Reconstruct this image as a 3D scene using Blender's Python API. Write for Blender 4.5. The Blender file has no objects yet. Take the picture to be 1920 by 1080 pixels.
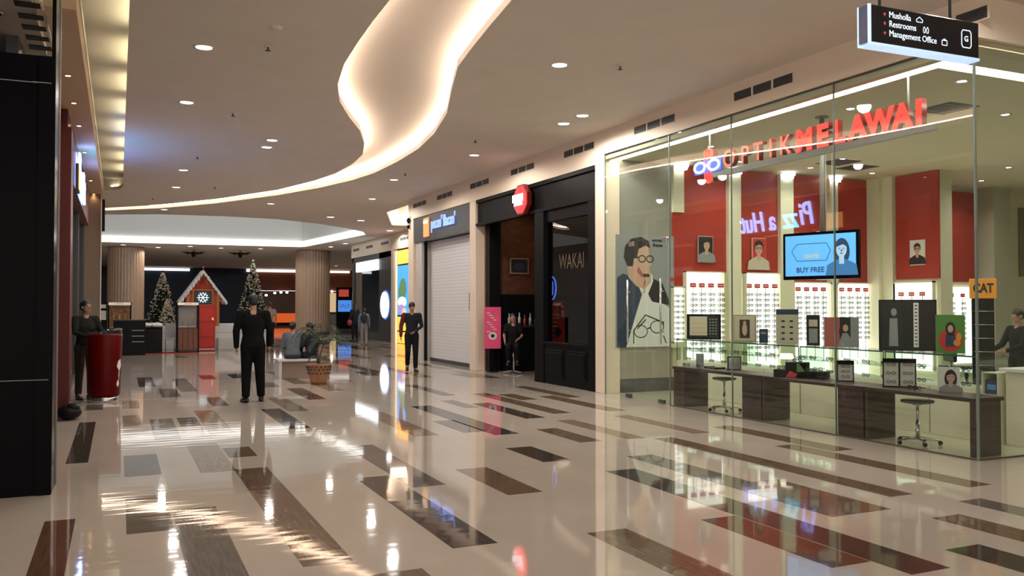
import bpy, bmesh, math, random
from mathutils import Vector, Matrix
from mathutils.geometry import tessellate_polygon
random.seed(7)
SC = bpy.context.scene
COL = SC.collection
R = math.radians
PI = math.pi

# ------------------------------------------------------------ camera
F_PX = 1620.0
YAW = math.atan((960 - 222) / F_PX)
PITCH = math.atan(35 / F_PX)
cd = bpy.data.cameras.new('camera'); cam = bpy.data.objects.new('camera', cd); COL.objects.link(cam)
cd.sensor_fit = 'HORIZONTAL'; cd.sensor_width = 36.0; cd.lens = 36.0 * F_PX / 1920.0
cd.clip_start = 0.05; cd.clip_end = 300
cam.location = (0, 0, 1.55)
cam.rotation_euler = (PI / 2 + PITCH, 0, -YAW)
SC.camera = cam
# ------------------------------------------------------------ world, exposure
w = bpy.data.worlds.new('mall_ambient'); SC.world = w; w.use_nodes = True
bg = w.node_tree.nodes['Background']; bg.inputs[0].default_value = (1.0, 0.90, 0.80, 1); bg.inputs[1].default_value = 0.85
SC.view_settings.view_transform = 'Standard'; SC.view_settings.look = 'None'
SC.view_settings.exposure = 0.62; SC.view_settings.gamma = 1.0; SC.view_settings.use_curve_mapping = False
SC.cycles.max_bounces = 9; SC.cycles.transparent_max_bounces = 24; SC.cycles.glossy_bounces = 5
SC.cycles.diffuse_bounces = 4; SC.cycles.use_denoising = True
SC.cycles.sample_clamp_indirect = 4.0; SC.cycles.caustics_reflective = False; SC.cycles.caustics_refractive = False
DOWNLIGHT_W = 92.0      # each ceiling spot in the hall
SHOP_W = 40.0           # each spot in the optician's
LED_WARM = 30.0          # hidden LED strips in the curved slot
LED_SHOP = 8.0

# ------------------------------------------------------------ materials
MATS = {}
def mat(name, col, rough=0.5, metal=0.0, emit=None, es=0.0, spec=0.5, coat=0.0, noise=0.0, nscale=8.0, stretch=None, bump=0.0):
    if name in MATS: return MATS[name]
    m = bpy.data.materials.new(name); m.use_nodes = True; MATS[name] = m
    nt = m.node_tree; b = nt.nodes['Principled BSDF']
    c = (col[0], col[1], col[2], 1)
    b.inputs['Base Color'].default_value = c
    b.inputs['Roughness'].default_value = rough; b.inputs['Metallic'].default_value = metal
    b.inputs['Specular IOR Level'].default_value = spec
    if coat: b.inputs['Coat Weight'].default_value = coat; b.inputs['Coat Roughness'].default_value = 0.03
    if emit: b.inputs['Emission Color'].default_value = (*emit, 1); b.inputs['Emission Strength'].default_value = es
    if noise or bump:
        tc = nt.nodes.new('ShaderNodeTexCoord'); mp = nt.nodes.new('ShaderNodeMapping')
        nt.links.new(tc.outputs['Object'], mp.inputs[0])
        if stretch: mp.inputs['Scale'].default_value = stretch
        n = nt.nodes.new('ShaderNodeTexNoise'); n.inputs['Scale'].default_value = nscale; n.inputs['Detail'].default_value = 6
        nt.links.new(mp.outputs[0], n.inputs['Vector'])
        if noise:
            r = nt.nodes.new('ShaderNodeValToRGB'); nt.links.new(n.outputs['Fac'], r.inputs[0])
            lo = [max(0, x * (1 - noise)) for x in col]; hi = [min(1, x * (1 + noise)) for x in col]
            r.color_ramp.elements[0].position = 0.3; r.color_ramp.elements[1].position = 0.7
            r.color_ramp.elements[0].color = (*lo, 1); r.color_ramp.elements[1].color = (*hi, 1)
            nt.links.new(r.outputs[0], b.inputs['Base Color'])
        if bump:
            bp = nt.nodes.new('ShaderNodeBump'); bp.inputs['Strength'].default_value = bump; bp.inputs['Distance'].default_value = 0.02
            nt.links.new(n.outputs['Fac'], bp.inputs['Height']); nt.links.new(bp.outputs[0], b.inputs['Normal'])
    return m
def lit(name, col, s): 
    return mat(name, col, 0.5, emit=col, es=s)
def glassmat(name, tint=(0.93, 0.97, 0.94), refl=1.0, rough=0.0):
    if name in MATS: return MATS[name]
    m = bpy.data.materials.new(name); m.use_nodes = True; MATS[name] = m
    nt = m.node_tree; nt.nodes.clear()
    o = nt.nodes.new('ShaderNodeOutputMaterial'); mx = nt.nodes.new('ShaderNodeMixShader')
    t = nt.nodes.new('ShaderNodeBsdfTransparent'); g = nt.nodes.new('ShaderNodeBsdfGlossy'); f = nt.nodes.new('ShaderNodeFresnel')
    ml = nt.nodes.new('ShaderNodeMath'); ml.operation = 'MULTIPLY'; ml.inputs[1].default_value = refl; ml.use_clamp = True
    geo = nt.nodes.new('ShaderNodeNewGeometry'); io = nt.nodes.new('ShaderNodeMix'); io.data_type = 'FLOAT'; io.inputs[2].default_value = 1.5; io.inputs[3].default_value = 1 / 1.5
    nt.links.new(geo.outputs['Backfacing'], io.inputs[0]); nt.links.new(io.outputs[0], f.inputs['IOR'])   # both faces of a pane reflect alike
    t.inputs[0].default_value = (*tint, 1); g.inputs['Roughness'].default_value = rough
    nt.links.new(f.outputs[0], ml.inputs[0]); nt.links.new(ml.outputs[0], mx.inputs[0]); nt.links.new(t.outputs[0], mx.inputs[1]); nt.links.new(g.outputs[0], mx.inputs[2]); nt.links.new(mx.outputs[0], o.inputs[0])
    return m
def floormat(name, col, noise, streak=False, rough=0.045):
    """polished stone: slow tone variation plus the faint waviness of a waxed floor"""
    m = bpy.data.materials.new(name); m.use_nodes = True; MATS[name] = m
    nt = m.node_tree; b = nt.nodes['Principled BSDF']
    tc = nt.nodes.new('ShaderNodeTexCoord'); mp = nt.nodes.new('ShaderNodeMapping'); nt.links.new(tc.outputs['Object'], mp.inputs[0])
    mp.inputs['Scale'].default_value = (14, 1.2, 1) if streak else (1.2, 0.8, 1)
    n = nt.nodes.new('ShaderNodeTexNoise'); n.inputs['Scale'].default_value = 3.0 if streak else 1.2; n.inputs['Detail'].default_value = 8
    nt.links.new(mp.outputs[0], n.inputs['Vector'])
    r = nt.nodes.new('ShaderNodeValToRGB'); r.color_ramp.elements[0].position = 0.3; r.color_ramp.elements[1].position = 0.7
    r.color_ramp.elements[0].color = (*[x * (1 - noise) for x in col], 1); r.color_ramp.elements[1].color = (*[x * (1 + noise) for x in col], 1)
    nt.links.new(n.outputs['Fac'], r.inputs[0]); nt.links.new(r.outputs[0], b.inputs['Base Color'])
    b.inputs['Roughness'].default_value = rough; b.inputs['Specular IOR Level'].default_value = 0.5
    n2 = nt.nodes.new('ShaderNodeTexNoise'); n2.inputs['Scale'].default_value = 5.0; n2.inputs['Detail'].default_value = 1
    bp = nt.nodes.new('ShaderNodeBump'); bp.inputs['Distance'].default_value = 0.02
    # the tiles of the left strip are laid less evenly than those on the right
    sx = nt.nodes.new('ShaderNodeSeparateXYZ'); mr = nt.nodes.new('ShaderNodeMapRange'); nt.links.new(tc.outputs['Object'], sx.inputs[0]); nt.links.new(sx.outputs[0], mr.inputs[0])
    mr.inputs['From Min'].default_value = .6; mr.inputs['From Max'].default_value = 3.0; mr.inputs['To Min'].default_value = .05; mr.inputs['To Max'].default_value = .015
    nt.links.new(mr.outputs[0], bp.inputs['Strength'])
    mp2 = nt.nodes.new('ShaderNodeMapping'); mp2.inputs['Scale'].default_value = (.22, 1.5, 1); nt.links.new(tc.outputs['Object'], mp2.inputs[0])
    nt.links.new(mp2.outputs[0], n2.inputs['Vector']); nt.links.new(n2.outputs['Fac'], bp.inputs['Height']); nt.links.new(bp.outputs[0], b.inputs['Normal'])
    return m

M_CEIL = mat('ceiling_paint', (0.72, 0.66, 0.60), 0.9, noise=0.03, nscale=2)
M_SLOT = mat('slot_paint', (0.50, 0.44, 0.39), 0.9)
M_FASCIA = mat('fascia_cream', (0.84, 0.70, 0.56), 0.6)
M_STONE = mat('light_stone', (0.62, 0.58, 0.54), 0.35, noise=0.06, nscale=3)
M_BLACK = mat('black_gloss', (0.004, 0.004, 0.005), 0.22, spec=0.04)
M_BLACKM = mat('black_matt', (0.006, 0.006, 0.007), 0.45, spec=.15)
M_DARK = mat('dark_grey', (0.05, 0.052, 0.056), 0.4)
M_CHAR = mat('charcoal_band', (0.075, 0.078, 0.08), 0.5, noise=0.08, nscale=5)
M_CHROME = mat('brushed_steel', (0.62, 0.62, 0.62), 0.22, metal=1.0)
M_WHITE = mat('white_lacquer', (0.80, 0.80, 0.78), 0.4)
M_CREAM = mat('cream_lacquer', (0.80, 0.78, 0.60), 0.35)
M_CREAMW = mat('cream_wall', (0.62, 0.60, 0.47), 0.7)
M_RED = mat('red_wall_panel', (0.42, 0.045, 0.030), 0.45, noise=0.06, nscale=3)
M_WALNUT = mat('dark_walnut', (0.055, 0.034, 0.026), 0.35, noise=0.4, nscale=4, stretch=(1, 1, 9))
M_WOODCOL = mat('fluted_wood', (0.33, 0.215, 0.14), 0.4, noise=0.18, nscale=6, stretch=(6, 6, .5))
M_GLASS = glassmat('clear_shop_glass', (0.95, 0.975, 0.955), 1.0)
M_GLASSG = glassmat('green_edge_glass', (0.94, 0.98, 0.955), 1.0)
M_DKGLASS = glassmat('smoked_glass', (0.55, 0.58, 0.60), 1.3)
M_LED = lit('led_strip_warm', (1.0, 0.84, 0.68), LED_WARM)
M_LEDY = lit('led_strip_yellow', (1.0, 0.95, 0.62), 11.0)
M_LEDW = lit('led_strip_white', (1.0, 0.97, 0.92), 1.25)
M_LEDS = lit('led_strip_shop', (1.0, 0.97, 0.80), LED_SHOP)
M_LAMP = lit('lamp_lens', (0.96, 0.97, 1.0), 4.0)
M_LAMPW = lit('lamp_lens_warm', (1.0, 0.72, 0.42), 12.0)
M_NICHE = lit('backlit_panel', (1.0, 0.98, 0.90), 1.15)
M_SKIN = mat('skin', (0.36, 0.20, 0.13), 0.5)
M_HAIR = mat('black_hair', (0.012, 0.010, 0.009), 0.45)

# ------------------------------------------------------------ mesh builder
class MB:
    def __init__(s): s.v = []; s.f = []; s.m = []; s.sm = []
    def add(s, vs, fs, mi=0, smooth=False):
        o = len(s.v); s.v += [tuple(v) for v in vs]
        for f in fs: s.f.append(tuple(i + o for i in f)); s.m.append(mi); s.sm.append(smooth)
        return s
    def box(s, x0, x1, y0, y1, z0, z1, mi=0):
        vs = [(x, y, z) for z in (z0, z1) for y in (y0, y1) for x in (x0, x1)]
        return s.add(vs, [(0, 2, 3, 1), (4, 5, 7, 6), (0, 1, 5, 4), (2, 6, 7, 3), (0, 4, 6, 2), (1, 3, 7, 5)], mi)
    def bbox(s, x0, x1, y0, y1, z0, z1, b=0.01, mi=0):
        """box with chamfered edges"""
        xs = (x0, x1); ys = (y0, y1); zs = (z0, z1); vs = []
        for k in range(2):
            for j in range(2):
                for i in range(2):
                    sx = 1 if i == 0 else -1; sy = 1 if j == 0 else -1; sz = 1 if k == 0 else -1
                    vs += [(xs[i], ys[j] + sy * b, zs[k] + sz * b), (xs[i] + sx * b, ys[j], zs[k] + sz * b), (xs[i] + sx * b, ys[j] + sy * b, zs[k])]
        bm = bmesh.new(); bv = [bm.verts.new(v) for v in vs]
        r = bmesh.ops.convex_hull(bm, input=bv); bm.verts.index_update()
        s.add([v.co[:] for v in bm.verts], [tuple(v.index for v in f.verts) for f in bm.faces], mi); bm.free(); return s
    def cyl(s, p0, p1, r0, r1=None, n=16, mi=0, smooth=True):
        if r1 is None: r1 = r0
        p0 = Vector(p0); p1 = Vector(p1); d = (p1 - p0).normalized()
        a = d.orthogonal().normalized(); b = d.cross(a)
        vs = [p0 + (a * math.cos(2 * PI * i / n) + b * math.sin(2 * PI * i / n)) * r0 for i in range(n)]
        vs += [p1 + (a * math.cos(2 * PI * i / n) + b * math.sin(2 * PI * i / n)) * r1 for i in range(n)]
        o = len(s.v)
        s.add(vs, [(i, (i + 1) % n, n + (i + 1) % n, n + i) for i in range(n)], mi, smooth)
        s.add([], [], mi)
        s.f.append(tuple(o + i for i in reversed(range(n)))); s.m.append(mi); s.sm.append(False)
        s.f.append(tuple(o + n + i for i in range(n))); s.m.append(mi); s.sm.append(False)
        return s
    def tube(s, pts, rads, n=10, mi=0, up=(0, 1, 0), round_ends=True):
        """closed tube through pts; a radius may be (side, depth)"""
        P = [Vector(p) for p in pts]; Q = [(r, r) if not isinstance(r, (tuple, list)) else tuple(r) for r in rads]
        if round_ends:
            d0 = (P[0] - P[1]).normalized(); d1 = (P[-1] - P[-2]).normalized()
            e0 = min(Q[0]); e1 = min(Q[-1])
            P = [P[0] + d0 * e0 * .95, P[0] + d0 * e0 * .6] + P + [P[-1] + d1 * e1 * .6, P[-1] + d1 * e1 * .95]
            Q = [(Q[0][0] * .3, Q[0][1] * .3), (Q[0][0] * .8, Q[0][1] * .8)] + Q + [(Q[-1][0] * .8, Q[-1][1] * .8), (Q[-1][0] * .3, Q[-1][1] * .3)]
        rings = []; N = len(P); up = Vector(up)
        for i in range(N):
            t = (P[min(i + 1, N - 1)] - P[max(i - 1, 0)]).normalized()
            sd = t.cross(up)
            if sd.length < 1e-3: sd = t.cross(Vector((1, 0, .01)))
            sd.normalize(); dp = sd.cross(t).normalized()
            rings.append([P[i] + sd * Q[i][0] * math.cos(2 * PI * k / n) + dp * Q[i][1] * math.sin(2 * PI * k / n) for k in range(n)])
        vs = [v for r in rings for v in r]; fs = []
        for i in range(N - 1):
            for k in range(n): fs.append((i * n + k, i * n + (k + 1) % n, (i + 1) * n + (k + 1) % n, (i + 1) * n + k))
        fs.append(tuple(reversed(range(n)))); fs.append(tuple((N - 1) * n + k for k in range(n)))
        return s.add(vs, fs, mi, True)
    def ell(s, c, r, mi=0, n=14, m=8, rot=None):
        if not isinstance(r, (tuple, list)): r = (r, r, r)
        vs = [Vector((0, 0, -r[2]))]
        for j in range(1, m):
            a = -PI / 2 + PI * j / m
            vs += [Vector((r[0] * math.cos(a) * math.cos(2 * PI * k / n), r[1] * math.cos(a) * math.sin(2 * PI * k / n), r[2] * math.sin(a))) for k in range(n)]
        vs.append(Vector((0, 0, r[2]))); c = Vector(c)
        if rot: vs = [rot @ v for v in vs]
        vs = [v + c for v in vs]
        fs = [(0, 1 + (k + 1) % n, 1 + k) for k in range(n)]
        for j in range(m - 2):
            for k in range(n): fs.append((1 + j * n + k, 1 + j * n + (k + 1) % n, 1 + (j + 1) * n + (k + 1) % n, 1 + (j + 1) * n + k))
        t = len(vs) - 1; b = 1 + (m - 2) * n
        fs += [(t, b + k, b + (k + 1) % n) for k in range(n)]
        return s.add(vs, fs, mi, True)
    def lathe(s, prof, n=24, c=(0, 0, 0), mi=0, smooth=True):
        vs = []; fs = []
        for (r, z) in prof: vs += [(c[0] + r * math.cos(2 * PI * k / n), c[1] + r * math.sin(2 * PI * k / n), c[2] + z) for k in range(n)]
        for i in range(len(prof) - 1):
            for k in range(n): fs.append((i * n + k, i * n + (k + 1) % n, (i + 1) * n + (k + 1) % n, (i + 1) * n + k))
        s.add(vs, fs, mi, smooth)
        return s
    def prism(s, pts, y0, y1, mi=0):
        """outline in x,z pushed from y0 to y1"""
        n = len(pts); vs = [(x, y0, z) for x, z in pts] + [(x, y1, z) for x, z in pts]
        fs = [(i, (i + 1) % n, n + (i + 1) % n, n + i) for i in range(n)]
        tri = tessellate_polygon([[Vector((x, z, 0)) for x, z in pts]])
        for t in tri: fs.append(tuple(t)); fs.append(tuple(i + n for i in reversed(t)))
        return s.add(vs, fs, mi)
    def flat(s, pts, y, mi=0):
        """thin printed shape, 1 mm, in x,z"""
        return s.prism(pts, y, y - 0.001, mi)
    def obj(s, name, m, parent=None, fix=True):
        me = bpy.data.meshes.new(name); me.from_pydata(s.v, [], s.f)
        for x in (m if isinstance(m, (list, tuple)) else [m]): me.materials.append(x)
        me.polygons.foreach_set('material_index', s.m); me.polygons.foreach_set('use_smooth', s.sm)
        me.update()
        if fix:
            bm = bmesh.new(); bm.from_mesh(me); bmesh.ops.recalc_face_normals(bm, faces=bm.faces); bm.to_mesh(me); bm.free()
        o = bpy.data.objects.new(name, me); COL.objects.link(o)
        if parent: o.parent = parent
        return o
def tag(o, label=None, cat=None, group=None, kind=None):
    if label: o['label'] = label
    if cat: o['category'] = cat
    if group: o['group'] = group
    if kind: o['kind'] = kind
    return o
def struct(o): o['kind'] = 'structure'; return o
def thing(name, label, cat, loc=(0, 0, 0), rz=0, group=None):
    o = bpy.data.objects.new(name, None); COL.objects.link(o); o.location = loc; o.rotation_euler = (0, 0, rz); o.empty_display_size = .1
    return tag(o, label, cat, group)
KIDS = {}
def dup(root, loc=None, rz=None, label=None, scale=None):
    r = root.copy(); COL.objects.link(r)
    if loc is not None: r.location = loc
    if rz is not None: r.rotation_euler = (0, 0, rz)
    if scale: r.scale = scale
    if label: r['label'] = label
    kids = KIDS.get(root.name)
    if kids is None: kids = KIDS[root.name] = [(ch, list(ch.children)) for ch in root.children]
    for ch, gs in kids:
        c = ch.copy(); COL.objects.link(c); c.parent = r
        for g in gs: d = g.copy(); COL.objects.link(d); d.parent = c
    return r
def text(name, s, size, m, parent=None, loc=(0, 0, 0), rot=(PI / 2, 0, 0), ext=0.004, bold=0.0, align='CENTER', sx=1.0, shear=0.0):
    c = bpy.data.curves.new(name, 'FONT'); c.body = s; c.size = size; c.extrude = ext; c.offset = bold; c.align_x = align; c.align_y = 'CENTER'; c.shear = shear
    c.resolution_u = 3
    c.materials.append(m); tmp = bpy.data.objects.new('tmp', c); COL.objects.link(tmp); bpy.context.view_layer.update()
    me = bpy.data.meshes.new_from_object(tmp.evaluated_get(bpy.context.evaluated_depsgraph_get())); me.name = name
    bpy.data.objects.remove(tmp); bpy.data.curves.remove(c)
    o = bpy.data.objects.new(name, me); COL.objects.link(o); o.location = loc; o.rotation_euler = rot; o.scale = (sx, 1, 1)
    if parent: o.parent = parent
    return o
def spot(name, loc, power, ang=120, col=(1, .95, .88), aim=(0, 0, -1), blend=.8, r=.095):
    l = bpy.data.lights.new(name, 'SPOT'); l.energy = power; l.spot_size = R(ang); l.spot_blend = blend; l.color = col; l.shadow_soft_size = r
    o = bpy.data.objects.new(name, l); COL.objects.link(o); o.location = loc
    o.rotation_euler = Vector(aim).to_track_quat('-Z', 'Y').to_euler(); return o
FX = -PI / 2   # rotz of something facing the hall from the right-hand shop line (front = -X)
def oval(cx, cz, rx, rz, n=20, a0=0, a1=2 * PI): return [(cx + rx * math.cos(a0 + (a1 - a0) * k / n), cz + rz * math.sin(a0 + (a1 - a0) * k / n)) for k in range(n)]
def rect(x0, x1, z0, z1): return [(x0, z0), (x1, z0), (x1, z1), (x0, z1)]
# ============================================================ FLOOR
FM = [floormat('floor_beige_stone', (0.55, 0.475, 0.405), 0.06),
      floormat('floor_plank_grey', (0.155, 0.132, 0.118), 0.22, True), floormat('floor_plank_brown', (0.180, 0.118, 0.080), 0.28, True),
      floormat('floor_plank_tan', (0.30, 0.215, 0.15), 0.15, True), floormat('floor_plank_dark', (0.078, 0.060, 0.050), 0.3, True),
      floormat('floor_plank_russet', (0.13, 0.065, 0.042), 0.3, True), floormat('floor_shop_cream', (0.60, 0.565, 0.42), 0.04)]
PL = [(-.46, -.26, 9.6, 12.94, 4), (-.47, -.27, 5.2, 7.1, 5), (.07, .31, 14.4, 15.57, 2), (.07, .29, 12.3, 13.5, 2), (.065, .38, 8.65, 9.86, 1), (.065, .37, 6.47, 7.7, 4),
      (.38, .70, 4.3, 7.09, 1), (.40, .69, 10.92, 12.9, 1), (1.05, 1.34, 16.84, 19.9, 2), (.71, 1.03, 8.56, 10.38, 3), (1.015, 1.32, 5.23, 8.61, 2), (1.03, 1.32, 11.15, 13.65, 3),
      (1.97, 2.25, 11.15, 13.47, 4), (2.9, 3.2, 14.53, 16.7, 4), (2.31, 2.6, 13.0, 15.17, 3), (1.965, 2.28, 5.23, 7.72, 4), (2.3, 2.61, 7.12, 9.52, 1), (2.93, 3.25, 6.51, 7.73, 2),
      (3.87, 4.18, 7.74, 8.67, 4), (4.81, 5.1, 8.68, 9.84, 2), (4.15, 4.47, 9.6, 12.9, 4), (3.88, 4.18, 9.95, 11.12, 1), (4.84, 5.07, 12.35, 13.49, 1), (5.15, 5.45, 10.83, 12.88, 4),
      (5.74, 6.03, 11.15, 14.35, 2), (6.62, 6.92, 11.09, 13.44, 2), (6.98, 7.25, 13.03, 15.26, 2), (2.93, 3.24, 3.6, 5.2, 2), (4.19, 4.51, 3.62, 7.07, 4), (4.8, 5.11, 4.85, 7.67, 1),
      (5.43, 5.69, 8.66, 10.48, 3), (5.74, 6.0, 5.16, 8.58, 2), (5.11, 5.4, 4.85, 6.1, 2), (1.33, 1.65, 3.4, 4.91, 2), (3.87, 4.18, 3.91, 5.18, 5), (6.98, 7.28, 7.03, 9.1, 2),
      (6.66, 6.94, 5.15, 7.57, 2), (6.1, 6.36, 3.4, 4.82, 1), (5.44, 5.73, 2.8, 4.52, 2), (4.81, 5.12, 2.6, 3.9, 4), (1.05, 1.33, 9.3, 9.95, 2), (3.24, 3.55, 9.9, 12.4, 3), (.75, 1.0, 12.0, 12.9, 4),
      (6.4, 6.65, 8.7, 10.6, 3), (1.35, 1.6, 14.2, 15.6, 1), (.7, 1.0, 15.9, 17.6, 1), (5.15, 5.4, 14.2, 16.4, 1), (6.1, 6.4, 13.0, 14.0, 2)]
def build_floor():
    b = MB(); b.box(-9, 26, -6, 80, -.12, 0)
    b.box(7.93, 25.9, 6.02, 13.4, .0, .003, 6)
    used = set()
    for (x0, x1, y0, y1, mi) in PL: b.box(x0, x1, y0, y1, 0, .0012, mi)
    rr = random.Random(5)
    for k in range(0, 33):
        x0 = .065 + .315 * k; y = 15.6 + rr.random() * 2.5 if k < 24 else 25.5
        if k == 24: y = 25.5
        while y < 60:
            L = rr.choice((1.21, 1.21, 2.42, 3.63))
            if rr.random() < .36:
                ok = all(not (x0 < p[1] and x0 + .3 > p[0] and y < p[3] and y + L > p[2]) for p in PL)
                if ok: b.box(x0, x0 + .3, y, y + L, 0, .0012, rr.choice((1, 1, 4, 2, 2, 3, 4)))
            y += L + rr.choice((0, .6, 1.21, 2.42))
    for y0, y1, mi in ((16.0, 17.3, 4), (19, 20.3, 2), (14.4, 15.2, 1)): b.box(-.46, -.2, y0, y1, 0, .0012, mi)
    struct(b.obj('floor', FM, fix=False))
build_floor()

# ============================================================ CEILING with its openings
ZC = 4.7
SL = [(2.4, 6.0), (2.45, 7.4), (2.51, 8.54), (2.53, 9.3), (2.57, 10.09), (2.64, 11.05), (2.81, 12.16), (3.06, 13.1), (3.47, 14.15), (3.91, 15.14), (4.31, 16.36), (4.58, 17.52), (4.68, 18.81), (4.65, 20.25), (4.45, 21.6), (3.88, 23.78), (2.51, 26.69), (1.15, 28.78), (-.37, 30.42)]
SR = [(3.3, 6.0), (3.5, 7.1), (3.65, 8.02), (3.76, 8.85), (3.89, 9.72), (4.03, 10.56), (4.25, 11.3), (4.54, 12.24), (4.84, 13.18), (5.2, 14.82), (5.42, 16.4), (5.49, 18.05), (5.46, 19.88), (5.27, 21.19), (4.83, 22.88), (4.06, 24.92), (2.61, 27.76), (1.18, 29.75), (-.37, 31.2)]
slot_hole = SL + [(-.9, 31.3)] + SR[::-1]
LC = [(-.385, 3.0), (.08, 3.0)] + [(.08, 24.6), (.06, 25.1), (-.02, 25.5), (-.16, 25.7), (-.385, 25.75)]
ROT = [(-5, 35.5), (-2.4, 33.9), (-.39, 32.6), (1.25, 31.75), (3.2, 31.5), (5.15, 31.75), (6.9, 32.9), (8.32, 34.3), (9.3, 35.6), (9.75, 36.6), (8.8, 46.1), (-5, 46.6)]
WEDGE = [(8.15, 25.2), (8.75, 25.2), (9.6, 29.5), (10.2, 32.3), (9.6, 32.3), (8.15, 28.0)]
def plate(outer, holes, z, name, m):
    loops = [outer] + holes
    tri = tessellate_polygon([[Vector((x, y, 0)) for x, y in l] for l in loops])
    vs = [(x, y, z) for l in loops for x, y in l]
    b = MB(); b.add(vs, [tuple(t) for t in tri]); 
    return b
b = plate([(-9, -6), (26, -6), (26, 80), (-9, 80)], [slot_hole, LC, ROT, WEDGE], ZC, 'ceiling', M_CEIL)
def rim(b, loop, z0, z1, mi=0):
    n = len(loop); vs = [(x, y, z0) for x, y in loop] + [(x, y, z1) for x, y in loop]
    b.add(vs, [(i, (i + 1) % n, n + (i + 1) % n, n + i) for i in range(n)], mi)
def offset(loop, d):
    n = len(loop); out = []
    area = sum(loop[i][0] * loop[(i + 1) % n][1] - loop[(i + 1) % n][0] * loop[i][1] for i in range(n))
    sg = 1 if area > 0 else -1
    for i in range(n):
        p = Vector(loop[i - 1]); q = Vector(loop[i]); r_ = Vector(loop[(i + 1) % n])
        t = (r_ - p).normalized(); nn = Vector((t.y, -t.x)) * sg
        out.append((q.x + nn.x * d, q.y + nn.y * d))
    return out
for L in (slot_hole, LC, WEDGE): rim(b, L, ZC, ZC + .10)
struct(b.obj('ceiling', M_CEIL, fix=False))
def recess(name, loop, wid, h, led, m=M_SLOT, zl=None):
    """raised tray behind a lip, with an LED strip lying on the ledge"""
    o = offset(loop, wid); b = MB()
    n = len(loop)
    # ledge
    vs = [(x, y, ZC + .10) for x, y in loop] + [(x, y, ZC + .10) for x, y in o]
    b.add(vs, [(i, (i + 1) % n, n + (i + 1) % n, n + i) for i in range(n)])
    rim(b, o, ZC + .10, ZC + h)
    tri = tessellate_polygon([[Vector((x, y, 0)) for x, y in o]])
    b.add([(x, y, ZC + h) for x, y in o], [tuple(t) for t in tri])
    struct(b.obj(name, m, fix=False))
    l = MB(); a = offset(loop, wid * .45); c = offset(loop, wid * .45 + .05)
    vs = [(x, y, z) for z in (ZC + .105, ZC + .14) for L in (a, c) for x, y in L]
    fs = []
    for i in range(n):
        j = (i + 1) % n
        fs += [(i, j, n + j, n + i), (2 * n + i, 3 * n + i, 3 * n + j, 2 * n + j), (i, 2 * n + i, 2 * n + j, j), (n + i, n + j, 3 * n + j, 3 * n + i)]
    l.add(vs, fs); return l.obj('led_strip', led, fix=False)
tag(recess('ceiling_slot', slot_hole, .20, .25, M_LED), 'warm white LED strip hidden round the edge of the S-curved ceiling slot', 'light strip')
_l = recess('ceiling_cove', LC, .20, .32, M_LEDY); bpy.data.objects.remove(_l)
t = thing('led_strip', '', 'light strip', (0, 0, 0))
for k in range(12): MB().box(.13, .17, 3.2 + 1.8 * k, 4.3 + 1.8 * k, ZC + .102, ZC + .14).obj('led_segment', M_LEDY, t)
MB().box(-.2, .0, 25.82, 25.86, ZC + .102, ZC + .14).obj('led_segment', M_LEDY, t)
tag(t, 'yellowish LED strip inside the long straight ceiling cove at the left', 'light strip')
tag(recess('ceiling_pocket', WEDGE, .1, .3, M_LED), 'LED strip in the small wedge-shaped ceiling pocket past the light shop corner', 'light strip')
# rotunda: tall raised drum with a bright band at its foot
b = MB(); rim(b, ROT, ZC, 7.4); tri = tessellate_polygon([[Vector((x, y, 0)) for x, y in ROT]]); b.add([(x, y, 7.4) for x, y in ROT], [tuple(t) for t in tri])
struct(b.obj('ceiling_drum', mat('drum_paint', (0.66, 0.66, 0.63), .8), fix=False))
b = MB()
def band(b, p, q, z0, z1, d):
    p = Vector(p); q = Vector(q); t = (q - p).normalized(); nn = Vector((-t.y, t.x)) * d
    vs = [(v.x, v.y, z) for z in (z0, z1) for v in (p, q, q + nn, p + nn)]
    b.add(vs, [(0, 1, 2, 3), (4, 7, 6, 5), (0, 4, 5, 1), (1, 5, 6, 2), (2, 6, 7, 3), (3, 7, 4, 0)])
band(b, (-5, 46.5), (8.75, 46.0), 4.70, 5.0, .12)
tag(b.obj('led_strip', M_LEDW), 'long white LED band along the far side of the raised drum', 'light strip')
b = MB(); band(b, (9.68, 36.9), (8.78, 45.9), 4.70, 4.98, -.12)
tag(b.obj('led_strip', M_LEDW), 'white LED band along the right side of the raised drum', 'light strip')
# lower soffit at the far left shops, above the shopfront line
b = MB(); b.box(-9, -.40, 9.4, 25.8, 4.45, 4.69); struct(b.obj('ceiling_soffit', mat('soffit_tan', (.62, .44, .30), .8)))

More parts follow.
